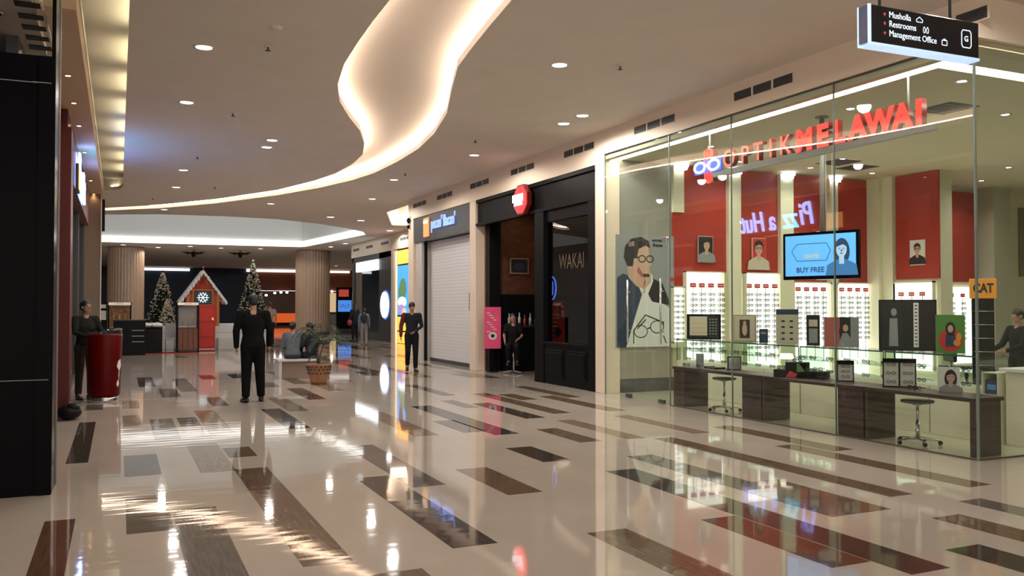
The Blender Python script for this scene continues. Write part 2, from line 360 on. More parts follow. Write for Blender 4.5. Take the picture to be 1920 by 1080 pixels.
# ------------------------------------------------------------ downlights
def mk_downlight():
    t = thing('downlight', '', 'ceiling light', (0, 0, 0), 0, 'hall ceiling downlights')
    MB().lathe([(.095, .0), (.125, -.012), (.128, -.004), (.128, .004), (.095, .008)], 24).obj('trim_ring', M_WHITE, t)
    MB().lathe([(.001, -.004), (.094, -.004), (.094, .006), (.001, .006)], 24).obj('lens', M_LAMP, t)
    return t
DL = [((.92, 11.05), 'large round downlight nearest the camera, left of the curved slot'),
      ((.93, 14.15), 'second round downlight up the left, beyond the nearest one'),
      ((5.21, 9.94), 'round downlight nearest the camera on the right of the curved slot'),
      ((6.94, 12.43), 'right downlight of the pair in front of the black shop, nearer one'),
      ((6.95, 13.11), 'left downlight of the pair in front of the black shop, further one'),
      ((2.62, 16.71), 'nearer downlight of the close pair left of the slot bend'),
      ((2.64, 17.49), 'further downlight of the close pair left of the slot bend'),
      ((1.34, 21.23), 'nearer downlight of the pair next to the end of the left cove'),
      ((1.36, 24.35), 'further downlight of the pair next to the end of the left cove'),
      ((6.71, 16.62), 'single downlight in front of the red octagonal sign'),
      ((6.2, 20.67), 'single downlight between the slot tail and the charcoal shop sign'),
      ((6.73, 24.63), 'single downlight by the shop corner past the shutter'),
      ((4.22, 27.07), 'downlight just behind the thin slot tail above the second tree'),
      ((1.33, 30.14), 'downlight between the slot tail and the pale drum at the left')]
dl0 = mk_downlight(); DLP = []
for i, ((x, y), lab) in enumerate(DL):
    if i == 0: o = dl0; o.location = (x, y, ZC); o['label'] = lab
    else: dup(dl0, (x, y, ZC), label=lab)
    spot('downlight_beam', (x, y, ZC - .03), DOWNLIGHT_W, 170, blend=.3)
for (x, y, lab) in ((6.9, 5.2, 'added downlight out of view above the near end of the hall, right side'), (4.2, 4.4, 'added downlight out of view above the near end of the hall, middle'), (1.0, 6.3, 'added downlight out of view above the near end of the hall, left side')):  # extra downlights out of view, added to brighten the near fascia and floor
    dup(dl0, (x, y, ZC), label=lab); spot('downlight_beam', (x, y, ZC - .03), DOWNLIGHT_W * .8, 170, blend=.3)
FAR = [((6.77, 30.24), 'left one of two downlights left of the bright ceiling pocket'), ((8.05, 31.0), 'right one of two downlights left of the bright ceiling pocket'), ((10.2, 34.6), 'downlight nearest the recessed shop fascia at its near end'),
       ((10.3, 42.69), 'downlight beside the recessed shop fascia, halfway along'), ((10.15, 45.3), 'downlight beside the recessed shop fascia, furthest along'), ((.2, 48.2), 'downlight above the left wooden column'),
       ((1.9, 49.5), 'first downlight right of the left wooden column'), ((3.4, 48.0), 'downlight left of the gingerbread hut roof'), ((5.0, 48.7), 'downlight right of the gingerbread hut roof'), ((7.0, 48.3), 'downlight left of the right wooden column'),
       ((12.5, 60), 'nearest of three downlights right of the right wooden column'), ((13.6, 63), 'middle of three downlights right of the right wooden column'), ((15.2, 66), 'farthest of three downlights right of the right wooden column')]
for i, ((x, y), lab) in enumerate(FAR):
    dup(dl0, (x, y, ZC), label=lab, scale=(1.3, 1.3, 1))
    if i % 2 == 0 or i in (7, 9): spot('downlight_beam', (x, y, ZC - .03), DOWNLIGHT_W * (1.1 if y > 45 else .9), 165, blend=.3)
# small warm lights in the left soffit
sm = thing('soffit_light', '', 'ceiling light', (0, 0, 0), 0, 'small warm lights along the left soffit')
MB().lathe([(.03, 0), (.045, -.01), (.047, .004), (.03, .004)], 16).obj('trim_ring', M_CHROME, sm)
MB().lathe([(.001, -.006), (.03, -.006), (.03, .004)], 16).obj('lens', M_LAMPW, sm)
for i, (y, lab) in enumerate([(12.1, 'nearest small warm light by the black pillar top'), (13.7, 'second small warm light along the left soffit'), (15.4, 'third small warm light along the left soffit'), (18.0, 'small warm light above the blue neon lettering'), (22.0, 'small warm light before the brown wall end'), (24.6, 'last small warm light above the brown wall end')]):
    p = (-.60, y, 4.445)
    if i == 0: sm.location = p; sm['label'] = lab
    else: dup(sm, p, label=lab)
    if i in (0, 1, 3, 5): spot('soffit_beam', (-.60, y, 4.41), 9, 130, (1, .62, .34))
# sprinklers
sp = thing('sprinkler', 'small dark fire sprinkler head on the plain hall ceiling', 'sprinkler', (0, 0, 0), 0, 'sprinklers on the hall ceiling')
MB().cyl((0, 0, 0), (0, 0, -.05), .012, n=8).lathe([(.001, -.05), (.035, -.052), (.035, -.056), (.001, -.058)], 10).obj('sprinkler_head', M_DARK, sp)
MB().lathe([(.001, 0), (.04, 0), (.035, -.01), (.001, -.012)], 12).obj('rose', M_WHITE, sp)
for i, (x, y) in enumerate([(1.62, 10.68), (1.67, 14.62), (1.48, 19.15), (5.94, 9.63), (6.1, 15.07), (2.28, 23.82), (6.14, 19.57), (.88, 27.0)]):
    if i == 0: sp.location = (x, y, ZC)
    else: dup(sp, (x, y, ZC))
tag(MB().lathe([(.001, -.03), (.06, -.028), (.075, 0)], 20, (1.59, 9.9, ZC)).obj('smoke_detector', M_CEIL), 'flat round smoke detector on the ceiling near the largest downlight', 'smoke detector')

# uplights added out of sight on the near rim to brighten the drum
u0 = thing('fill_uplight', 'small lamp added unseen on the near rim to brighten the drum', 'lamp', (0, 0, 0), 0, 'added uplights on the drum rim')
MB().bbox(-.1, .1, -.06, .06, 0, .10, .01).obj('housing', M_WHITE, u0); MB().box(-.08, .08, -.04, .04, .10, .105).obj('lens', M_LAMP, u0)
for i, x in enumerate((-1.6, 1.6, 4.6, 7.2)):
    y = 31.35 if i == 2 else (32.1 if i == 3 else (31.35 if i == 1 else 33.0))
    if i == 0: u0.location = (x, y, ZC + .001)
    else: dup(u0, (x, y, ZC + .001))
    spot('fill_uplight_beam', (x, 34.4, ZC + .25), 320, 130, (.92, .96, 1.0), aim=(0, 1, .10))
# ============================================================ RIGHT SHOP LINE (x = 7.89)
XF = 7.89
b = MB(); b.box(7.87, 8.1, 5.93, 13.32, 4.27, 4.70); b.box(8.1, 25.9, 5.93, 6.12, 4.27, 4.70); b.box(7.87, 8.1, 13.32, 24.75, 4.13, 4.70); b.box(8.1, 10.8, 24.6, 24.75, 4.13, 4.70)
struct(b.obj('trim_1', M_FASCIA))
for nm, y0, y1, m in (('wall_pier_near', 13.32, 13.64, M_FASCIA), ('wall_pier_middle', 19.41, 19.80, M_FASCIA), ('wall_pier_corner', 24.28, 24.75, M_FASCIA)):
    b = MB(); b.bbox(7.87, 8.2, y0, y1, 0, 4.13, .01); struct(b.obj(nm, m))
b = MB(); b.box(8.2, 10.8, 24.60, 24.75, 0, 4.13); struct(b.obj('wall_return', M_STONE))
# linear air grilles in the fascia
def mk_vent(L=1.2):
    t = thing('air_grille', '', 'air vent', (0, 0, 0), FX, 'air grilles in the cream fascia')
    MB().box(-L / 2, L / 2, -.004, 0, -.075, .075).obj('backing', M_FASCIA, t)
    for k in range(3):
        c = -L / 2 + L * (k + .5) / 3; hw = L / 6 - .025
        b = MB(); b.box(c - hw, c + hw, -.008, -.003, -.06, .06); g = b.obj('grille', M_DARK, t)
        b = MB()
        for j in range(4): b.box(c - hw, c + hw, -.016, -.008, -.05 + j * .028, -.044 + j * .028)
        b.obj('slats', M_CHAR, g)
    return t
v0 = mk_vent()
VY = [(6.4, 'air grille on the fascia directly behind the hanging sign'), (9.14, 'air grille above the last red letters, largest one fully in view'), (11.73, 'air grille above the blue neon eyeglasses'), (14.24, 'air grille above the right end of the black shopfront'), (16.74, 'air grille just right above the red octagonal sign'), (19.16, 'air grille at the left end of the black shopfront'), (21.6, 'right one of two grilles above the charcoal shop sign'), (23.7, 'left one of two grilles above the charcoal shop sign')]
for i, (y, lab) in enumerate(VY):
    if i == 0: v0.location = (7.87, y, 4.5); v0['label'] = lab
    else: dup(v0, (7.87, y, 4.5), label=lab)

# ------------------------------------------------------------ optician: glass front
def pane(name, x0, x1, y0, y1, z0, z1, m=M_GLASS):
    b = MB(); b.box(x0, x1, y0, y1, z0, z1); return struct(b.obj(name, m))
pane('window_1', 7.884, 7.896, 6.0, 7.884, .0, 4.27); pane('window_2', 7.884, 7.896, 7.896, 9.814, .0, 4.27); pane('window_3', 7.884, 7.896, 9.826, 11.33, .0, 4.27)
pane('window_4', 7.884, 7.896, 11.34, 13.31, 2.66, 4.27)
pane('window_5', 7.90, 9.9, 5.988, 6.0, .0, 4.27); pane('window_6', 9.91, 12.5, 5.988, 6.0, 0, 4.27); pane('window_7', 12.51, 16, 5.988, 6.0, 0, 4.27)
b = MB()
for y in (7.89, 9.82, 11.335): b.box(7.880, 7.90, y - .006, y + .006, 0.0, 4.27)
b.box(7.880, 7.90, 13.300, 13.318, 0, 4.27); b.box(7.876, 7.90, 5.985, 6.005, 0, 4.27); b.box(9.897, 9.913, 5.98, 6.0, 0, 4.27); b.box(12.497, 12.513, 5.98, 6.0, 0, 4.27)
struct(b.obj('trim_2', mat('glass_seal', (.20, .24, .21), .3)))
b = MB(); b.box(7.86, 7.92, 6.0, 13.3, 4.262, 4.275); b.box(7.875, 7.905, 6.0, 11.33, 0.001, .012); b.box(7.9, 16, 5.98, 6.008, .001, .012)
struct(b.obj('trim_3', mat('dark_bronze', (.09, .07, .05), .4)))
def glass_door(n, y0, y1, hy, lab):
    d = thing('door_%d' % n, lab, 'door', (0, 0, 0)); d['kind'] = 'structure'
    MB().box(7.884, 7.896, y0 + .006, y1 - .006, .02, 2.65).obj('door_leaf', M_GLASSG, d)
    h = MB()
    h.cyl((7.83, hy, .95), (7.83, hy, 2.0), .016, n=10); h.cyl((7.83, hy, 1.15), (7.886, hy, 1.15), .010, n=8); h.cyl((7.83, hy, 1.8), (7.886, hy, 1.8), .010, n=8)
    h.obj('door_handle', M_CHROME, d)
    MB().bbox(7.87, 7.91, hy - .02, hy + .14, .012, .075, .006).obj('floor_hinge', M_DARK, d)
    MB().bbox(7.87, 7.91, y0 + .01, y0 + .15, 2.57, 2.65, .006).obj('patch_fitting', M_CHROME, d)
glass_door(1, 12.36, 13.28, 12.48, 'left leaf of the frameless glass door by the bespectacled man poster')
glass_door(2, 11.38, 12.34, 11.50, 'right leaf of the frameless glass door beside the first dark desk')
# ------------------------------------------------------------ optician: room
YB = 13.36; ZS = 4.2
b = MB(); b.box(7.9, 25.9, YB, YB + .15, 0, 4.7); struct(b.obj('wall_shop_back', M_CREAMW))
b = MB(); b.box(14.42, 14.75, 11.72, YB, 0, ZS); struct(b.obj('wall_shop_nib', M_CREAMW))
b = MB(); b.box(8.26, 25.9, 6.72, YB, ZS, 4.26); b.box(7.9, 8.02, 6.2, YB, ZS - .02, 4.26); b.box(8.02, 25.9, 6.12, 6.45, ZS - .02, 4.26); struct(b.obj('ceiling_shop', mat('shop_ceiling', (.60, .57, .44), .85)))
b = MB(); b.box(8.03, 8.25, 6.47, YB, ZS + .04, ZS + .05); b.box(8.25, 25.8, 6.47, 6.70, ZS + .04, ZS + .05)
tag(b.obj('light_cove', M_LEDS), 'bright greenish white light cove round the edge of the optician ceiling', 'light strip')
b = MB(); b.box(7.9, 9.33, YB - .02, YB, .82, ZS); struct(b.obj('wall_shop_unlit', mat('door_bay_unlit', (.30, .30, .265), .7)))  # darker grey puts the door bay's lack of light into the colour
b = MB(); b.box(8.0, 9.55, YB - .03, YB, .0, .25); struct(b.obj('baseboard_shop', M_CHAR))
b = MB()
b.box(8.0, 9.34, YB - .025, YB, .25, .82); struct(b.obj('wall_shop_dado', mat('dado_taupe', (.36, .33, .27), .5, noise=.06, nscale=3)))
b = MB(); b.box(25.8, 26, -6, 80, 0, 4.7); struct(b.obj('wall_right_end', M_CREAMW))
# red panels with cream pilasters between, lit niches below
def structbox(name, m, *boxes):
    b = MB()
    for q in boxes: b.box(*q)
    return struct(b.obj(name, m))
structbox('wall_shop_red', M_RED, (9.57, 10.56, YB - .05, YB, 2.20, 4.18), (10.85, 11.82, YB - .05, YB, 2.20, 4.18), (12.15, 13.10, YB - .05, YB, 2.05, 4.18), (13.32, 14.40, YB - .05, YB, 2.05, 4.18), (9.33, 9.57, YB - .05, YB, 1.93, 3.3),
          (14.375, 14.42, 11.72, 12.72, 2.1, 4.19), (15.6, 17.5, YB - .06, YB, 2.1, 4.1))
structbox('wall_shop_pilasters', M_CREAM, (10.56, 10.85, YB - .14, YB, 0, 4.16), (11.82, 12.15, YB - .14, YB, 0, 4.16), (13.10, 13.32, YB - .14, YB, 2.0, 4.16), (9.33, 9.56, YB - .10, YB, 3.3, 4.16), (14.3, 14.42, 12.75, 13.0, 0, ZS), (14.2, 14.42, 13.0, YB, 0, ZS))
structbox('wall_shop_side', mat('shop_taupe', (.42, .41, .33), .6), (17.55, 18.1, 12.9, YB, 0, ZS))
structbox('wall_shop_panel', mat('taupe_screen', (.17, .16, .11), .3), (19.0, 24.0, YB - .04, YB, 1.9 + .35, 3.85))
for i, x in enumerate((9.44, 10.70, 11.98, 13.21)):  # added boxes glow in place of cove light on the pilaster tops
    tag(MB().box(x - .11, x + .11, YB - .22, YB - .15, 4.08, 4.13).box(x - .12, x + .12, YB - .25, YB - .14, 4.13, 4.18).obj('pilaster_glow_box', M_LAMP),
        ['added glow box topping the far left cream pilaster', 'added glow box topping the cream pilaster above the first niche gap', 'added glow box topping the cream pilaster right of the second red panel', 'added glow box topping the pilaster behind the screen pole'][i], 'lamp')
NI = [('narrow sliver left of all the others', 9.30, 9.54, .9, 1.90), ('wide one under the portrait of the dark haired woman', 9.58, 10.44, .12, 2.19), ('wide one under the portrait of the pale man', 10.98, 11.80, .12, 2.19), ('the one directly under the hanging blue screen', 12.17, 13.12, .12, 2.02), ('the one just right of the hanging blue screen', 13.3, 14.22, .12, 2.02)]
for nm, x0, x1, z0, z1 in NI:
    t = thing('display_niche', 'backlit white eyeglass niche, %s' % nm, 'display', ((x0 + x1) / 2, YB - .06, 0), 0, 'backlit eyeglass niches'); hw = (x1 - x0) / 2
    MB().box(-hw, hw, 0, .03, z0, z1).obj('back_panel', M_NICHE, t)
    b = MB(); b.box(-hw - .02, -hw, -.08, .03, z0 - .02, z1 + .02); b.box(hw, hw + .02, -.08, .03, z0 - .02, z1 + .02); b.box(-hw - .02, hw + .02, -.08, .03, z1, z1 + .02); b.box(-hw - .02, hw + .02, -.08, .03, z0 - .1, z0)
    b.obj('frame', M_CREAM, t)
t = thing('display_niche', 'backlit white niche on the side nib wall behind the black double poster', 'display', (14.36, 12.25, 0), FX, 'backlit eyeglass niches')
MB().box(-.5, .42, 0, .03, .3, 2.02).obj('back_panel', M_NICHE, t); MB().box(-.52, -.5, -.05, .03, .3, 2.05).box(.42, .44, -.05, .03, .3, 2.05).box(-.52, .44, -.05, .03, 2.02, 2.05).obj('frame', M_CREAM, t)
t = thing('display_niche', 'backlit white niche far right beside the orange topped rack', 'display', (16.9, YB - .08, 0), 0, 'backlit eyeglass niches')
MB().box(-1.3, .6, 0, .03, .3, 1.98).obj('back_panel', M_NICHE, t); MB().box(-1.32, -1.3, -.05, .03, .3, 2.0).box(.6, .62, -.05, .03, .3, 2.0).obj('frame', M_CREAM, t)
# rods with brand tags, and eyeglasses on them
M_ROD = mat('rod_grey', (.35, .33, .32), .3, metal=.5); M_TAG = mat('red_tag', (.62, .03, .03), .4); M_FRAMEK = mat('frame_black', (.015, .013, .012), .25); M_TAGW = mat('tag_white', (.9, .9, .9), .5)
M_LENS = glassmat('spectacle_lens', (.72, .74, .74), .8)
def mk_glasses(lens=True):
    t = thing('eyeglasses', 'small dark pair of eyeglasses hanging on a rod before a lit niche', 'eyeglasses', (0, 0, 0), 0, 'eyeglasses on the niche rods')
    b = MB()
    for s in (-1, 1):
        c = s * .036; n = 12
        pts = [(c + .029 * math.cos(2 * PI * k / n), 0, .021 * math.sin(2 * PI * k / n)) for k in range(n + 1)]
        b.tube(pts, [.0042] * (n + 1), n=5, round_ends=False)
        b.tube([(s * .066, 0, .01), (s * .072, .05, .008), (s * .07, .12, -.012)], [.0035, .003, .003], n=5)
    b.tube([(-.009, 0, .008), (0, -.002, .013), (.009, 0, .008)], [.004] * 3, n=5)
    b.obj('frame', M_FRAMEK, t)
    if lens:
        l = MB()
        for s in (-1, 1): l.prism([(s * .036 + .027 * math.cos(2 * PI * k / 12), .019 * math.sin(2 * PI * k / 12)) for k in range(12)], -.001, .001)
        l.obj('lenses', M_LENS, t)
    return t
g0 = mk_glasses(); ng = [0]
g0.location = (9.76, YB - .14, 1.85)
def rod(x, y, z0, z1, rz, lab, tagz, n, dz, zs):
    t = thing('display_rod', lab, 'display rod', (x, y, 0), rz, 'rods with red brand tags')
    MB().cyl((0, 0, z0), (0, 0, z1), .007, n=6).obj('rod', M_ROD, t)
    b = MB(); b.bbox(-.068, .068, -.014, .0, tagz - .04, tagz + .04, .005); g = b.obj('brand_tag', M_TAG, t)
    b = MB(); b.box(-.05, .05, -.0155, -.014, tagz - .012, tagz + .014); b.obj('lettering', mat('tag_print', (.85, .45, .45), .5), g)
    c, s = math.cos(rz), math.sin(rz)
    for k in range(n):
        p = Vector((x + s * .03, y - c * .03, zs - dz * k))
        if ng[0] == 0: g0.location = p; g0.rotation_euler.z = rz
        else: dup(g0, p, rz + random.uniform(-.12, .12), scale=(1.15, 1, 1.25))
        ng[0] += 1
rods = []
for (nm, xs, zt, n) in (('first wide niche', (9.74, 9.94, 10.15, 10.37), 1.95, 11), ('second wide niche', (11.05, 11.25, 11.46, 11.68), 1.95, 11), ('third niche', (12.27, 12.49, 12.71, 12.93), 1.90, 9), ('fourth niche', (13.42, 13.64, 13.86, 14.08), 1.90, 9)):
    for k, x in enumerate(xs):
        rod(x, YB - .11, .5, zt, 0, '%s rod under a red tag in the %s' % (('leftmost', 'second', 'third', 'rightmost')[k], nm), zt, n, .102, zt - .17)
for k, x in enumerate((9.36, 9.47)): 
    for j in range(9): dup(g0, (x, YB - .1, 1.75 - .1 * j), 0)
for k, y in enumerate((12.55, 12.3, 12.05)): rod(14.31, y, .5, 1.82, FX, '%s rod on the side nib wall behind the double poster' % ('leftmost', 'middle', 'rightmost')[k], 1.80, 8, .11, 1.62)
for k, x in enumerate((16.3, 16.6, 16.95, 17.3)): rod(x, YB - .13, .5, 1.75, 0, '%s rod in the far right niche by the orange topped rack' % ('leftmost', 'second', 'third', 'rightmost')[k], 1.80, 8, .11, 1.62)

# ------------------------------------------------------------ pictures (printed flat figures)
SK = mat('print_skin', (.62, .40, .30), .6); HK = mat('print_hair', (.03, .025, .025), .6); PW = mat('print_white', (.78, .78, .76), .6); PN = mat('print_navy', (.03, .05, .10), .6); PG = mat('print_grey', (.30, .31, .32), .6)
PB = mat('print_black', (.02, .02, .02), .6); PR = mat('print_red', (.60, .04, .04), .6); PBL = mat('print_blue', (.08, .28, .62), .6); PGR = mat('print_green', (.10, .26, .05), .6); PO = mat('print_orange', (.80, .30, .04), .6); PBE = mat('print_beige', (.60, .55, .42), .6); PLIP = mat('print_lip', (.45, .12, .10), .6)
PMATS = [SK, HK, PW, PN, PG, PB, PR, PBL, PGR, PO, PBE, PLIP]
def bust(b, cx, cz, s, cloth=5, hair=1, specs=True, longhair=False, skin=0, y=-.002):
    """head and shoulders figure; s = head height"""
    if longhair: b.flat(oval(cx, cz - .15 * s, .52 * s, .85 * s), y, hair)
    b.flat([(cx - 1.05 * s, cz - 1.6 * s), (cx - .95 * s, cz - .95 * s), (cx - .3 * s, cz - .62 * s), (cx + .3 * s, cz - .62 * s), (cx + .95 * s, cz - .95 * s), (cx + 1.05 * s, cz - 1.6 * s)], y - .001, cloth)
    b.flat([(cx - .16 * s, cz - .9 * s), (cx - .17 * s, cz - .3 * s), (cx + .17 * s, cz - .3 * s), (cx + .16 * s, cz - .9 * s)], y - .002, skin)
    b.flat(oval(cx, cz + .12 * s, .42 * s, .50 * s), y - .003, hair)
    b.flat(oval(cx, cz - .02 * s, .34 * s, .46 * s), y - .004, skin)
    b.flat([(cx - .34 * s, cz + .16 * s), (cx - .36 * s, cz + .45 * s), (cx, cz + .60 * s), (cx + .36 * s, cz + .45 * s), (cx + .34 * s, cz + .16 * s), (cx + .1 * s, cz + .30 * s)], y - .005, hair)
    for q in (-1, 1):
        b.flat(oval(cx + q * .14 * s, cz + .02 * s, .05 * s, .025 * s, 8), y - .006, 5)
        b.flat(rect(cx + q * .14 * s - .07 * s, cx + q * .14 * s + .07 * s, cz + .08 * s, cz + .10 * s), y - .006, hair)
        if specs:
            o = oval(cx + q * .15 * s, cz + .02 * s, .13 * s, .10 * s, 14); i_ = oval(cx + q * .15 * s, cz + .02 * s, .10 * s, .07 * s, 14)
            for k in range(14): b.flat([o[k], o[(k + 1) % 14], i_[(k + 1) % 14], i_[k]], y - .007, 5)
    b.flat([(cx - .02 * s, cz), (cx + .03 * s, cz), (cx + .05 * s, cz - .14 * s), (cx - .04 * s, cz - .14 * s)], y - .006, 10)
    b.flat(oval(cx, cz - .25 * s, .10 * s, .03 * s, 10), y - .006, 11)
def picture(name, lab, cat, loc, rz, w_, h, bgm, fr=None, draw=None, thick=.02, group=None, frw=.02):
    t = thing(name, lab, cat, loc, rz, group)
    MB().bbox(-w_ / 2, w_ / 2, -.001, thick, 0, h, .003).obj('board', fr or M_WHITE, t)
    b = MB(); i = frw if fr else 0.0; b.flat(rect(-w_ / 2 + i, w_ / 2 - i, i, h - i), -.001, bgm)
    if draw: draw(b, w_, h)
    b.obj('print', PMATS, t, fix=False)
    return t
def pic_man(b, W, H):
    # jacket, white shirt, a face in profile wearing thick glasses, a pair of drawn spectacles below
    b.flat([(-.55, 0.0), (-.55, 1.25), (-.42, 1.33), (-.10, 1.20), (-.02, .95), (-.12, .7), (-.36, .0)], -.002, 3)
    b.flat([(.06, 1.05), (.18, 1.26), (.42, 1.16), (.56, .86), (.57, .76), (.2, .82)], -.002, 5)
    b.flat([(-.36, .0), (-.02, .95), (.08, 1.02), (.17, .85), (.45, .78), (.58, .7), (.58, 0)], -.0015, 2)
    b.flat([(-.14, 1.2), (-.02, .95), (.03, 1.04), (.09, .92), (.22, 1.2), (.2, 1.32), (-.14, 1.4)], -.003, 2)
    b.flat([(-.16, 1.26), (.02, 1.02), (.17, 1.18), (.17, 1.36), (-.16, 1.4)], -.0035, 0)
    b.flat([(-.16, 1.26), (.0, 1.06), (.06, 1.16), (-.02, 1.5), (-.18, 1.5)], -.0038, 11)
    b.flat([(-.17, 1.85), (.12, 1.84), (.14, 1.68), (.15, 1.62), (.19, 1.50), (.145, 1.47), (.15, 1.38), (.12, 1.28), (.02, 1.26), (-.14, 1.36), (-.2, 1.6)], -.004, 0)
    b.flat([(-.33, 1.46), (-.41, 1.62), (-.38, 1.82), (-.25, 1.96), (-.04, 2.0), (.12, 1.93), (.16, 1.80), (.05, 1.84), (-.09, 1.78), (-.13, 1.62), (-.20, 1.60), (-.22, 1.46)], -.0045, 1)
    b.flat([(-.34, 1.5), (-.31, 1.26), (-.14, 1.10), (.0, 1.06), (.04, 1.3), (-.1, 1.5)], -.0039, 0); b.flat(oval(-.17, 1.56, .03, .055, 10), -.0048, 0); b.flat([(-.13, 1.36), (-.02, 1.26), (.12, 1.27), (.13, 1.33), (.0, 1.33), (-.1, 1.46)], -.0041, 11)
    b.flat([(.0, 1.32), (.02, 1.27), (.12, 1.27), (.15, 1.3), (.1, 1.33)], -.0048, 5)
    for cx in (-.02, .15):
        o = oval(cx, 1.60, .085, .07, 16); i_ = oval(cx, 1.60, .062, .048, 16)
        for k in range(16): b.flat([o[k], o[(k + 1) % 16], i_[(k + 1) % 16], i_[k]], -.005, 5)
    b.flat([(-.2, 1.64), (-.1, 1.64), (-.1, 1.61), (-.2, 1.6)], -.005, 5)
    for cx, cz in ((-.05, .28), (.30, .36)):
        o = oval(cx, cz, .15, .12, 20); i_ = oval(cx, cz, .132, .103, 20)
        for k in range(20): b.flat([o[k], o[(k + 1) % 20], i_[(k + 1) % 20], i_[k]], -.003, 5)
    for p, q in (((.09, .33), (.17, .35)), ((-.2, .30), (.05, .58)), ((.05, .58), (.44, .44)), ((-.12, .33), (.06, .5)), ((.44, .38), (.44, .46)), ((-.2, .3), (-.2, .06)), ((.44, .2), (.5, .06))):
        dx, dz = q[0] - p[0], q[1] - p[1]; L = math.hypot(dx, dz); nx, nz = -dz / L * .011, dx / L * .011
        b.flat([(p[0] - nx, p[1] - nz), (q[0] - nx, q[1] - nz), (q[0] + nx, q[1] + nz), (p[0] + nx, p[1] + nz)], -.003, 5)
t = picture('poster', 'tall poster of a dark haired man in thick black glasses, behind the glass door', 'poster', (8.68, YB - .05, .82), 0, 1.16, 2.03, 4, None, pic_man)
text('lettering', 'woven\nframe', .09, PB, t, (.32, -.004, 1.90), ext=.001, bold=.003)
picture('poster', 'narrow grey poster strip right of the bespectacled man poster', 'poster', (9.30, YB - .06, .82), 0, .10, 2.03, 4, None, lambda b, W, H: b.flat(rect(-.04, .04, 1.2, 1.26), -.002, 6) or b.flat(oval(0, .45, .04, .12), -.002, 5))
picture('portrait', 'small framed portrait of a dark haired woman in grey, first red panel', 'picture', (10.05, YB - .09, 2.38), 0, .35, .50, 5, mat('grey_frame', (.4, .38, .35), .4), lambda b, W, H: bust(b, .02, .33, .20, 4, 1, False, True), frw=.015)
picture('portrait', 'small portrait of a pale man in dark glasses, second red panel', 'picture', (11.32, YB - .09, 2.38), 0, .33, .50, 6, M_WHITE, lambda b, W, H: bust(b, -.01, .30, .26, 10, 1, True), frw=.006)
picture('portrait', 'portrait partly hidden at the left of the nib wall red panel', 'picture', (14.36, 12.95, 2.38), FX, .34, .48, 4, M_WHITE, lambda b, W, H: bust(b, 0, .3, .2, 4, 1, True), frw=.006)
picture('portrait', 'portrait of a man in a black suit and glasses on the side red panel', 'picture', (14.36, 12.20, 2.37), FX, .36, .50, 2, M_WHITE, lambda b, W, H: bust(b, 0, .32, .19, 5, 1, True), frw=.008)

# ------------------------------------------------------------ desks along the glass
def desk(lab, y0, y1, ped, far=True):
    t = thing('desk', lab, 'desk', (8.19, (y0 + y1) / 2, 0), 0, 'dark walnut desks behind the glass'); h = (y1 - y0) / 2
    MB().bbox(-.24, .24, -h + .003, h - .003, .57, .615, .004).obj('desktop', M_WALNUT, t)
    if ped: MB().bbox(-.225, .225, -h + .01, -h + .40, .003, .57, .004).obj('pedestal', M_WALNUT, t)
    else: MB().bbox(-.20, .20, -h + .01, -h + .07, .003, .57, .004).obj('side_panel', M_WALNUT, t)
    MB().bbox(-.225, .225, h - .30, h - .01, .003, .57, .004).obj('side_panel', M_WALNUT, t) if far == 2 else MB().bbox(-.225, .225, h - .05, h - .01, .003, .57, .004).obj('side_panel', M_WALNUT, t)
desk('dark walnut desk next to the glass door, first of the row', 9.31, 11.36, True, 2)
desk('dark walnut desk carrying the black display boxes, middle of the row', 7.54, 9.30, True)
desk('dark walnut desk nearest the glass corner with the second stool', 6.10, 7.53, False)
# ------------------------------------------------------------ stools
def stool(lab, x, y):
    t = thing('stool', lab, 'stool', (x, y, .003), 0, 'round swivel stools at the desks'); t.scale = (1, 1, .82)
    MB().lathe([(.001, .54), (.10, .55), (.17, .565), (.18, .585), (.17, .60), (.001, .605)], 24).obj('seat', mat('stool_pad', (.16, .155, .12), .35), t)
    MB().cyl((0, 0, .06), (0, 0, .30), .022, n=12).cyl((0, 0, .30), (0, 0, .54), .016, n=12).lathe([(.001, .56), (.07, .55), (.03, .52), (.001, .52)], 14).obj('post', M_CHROME, t)
    for k in range(5):
        a = 2 * PI * k / 5 + .4; p = Vector((math.cos(a), math.sin(a), 0))
        g = MB().tube([p * .0 + Vector((0, 0, .075)), p * .12 + Vector((0, 0, .07)), p * .23 + Vector((0, 0, .055))], [(.02, .014), (.016, .011), (.012, .009)], n=8).obj('leg', M_CHROME, t)
        MB().cyl(p * .23 + Vector((0, -.012, .026)), p * .23 + Vector((0, .012, .026)), .025, n=12).obj('caster', M_BLACKM, g)
stool('chrome swivel stool under the first desk, before the lit niche', 8.22, 10.42)
stool('chrome swivel stool under the desk nearest the glass corner', 8.24, 7.02)
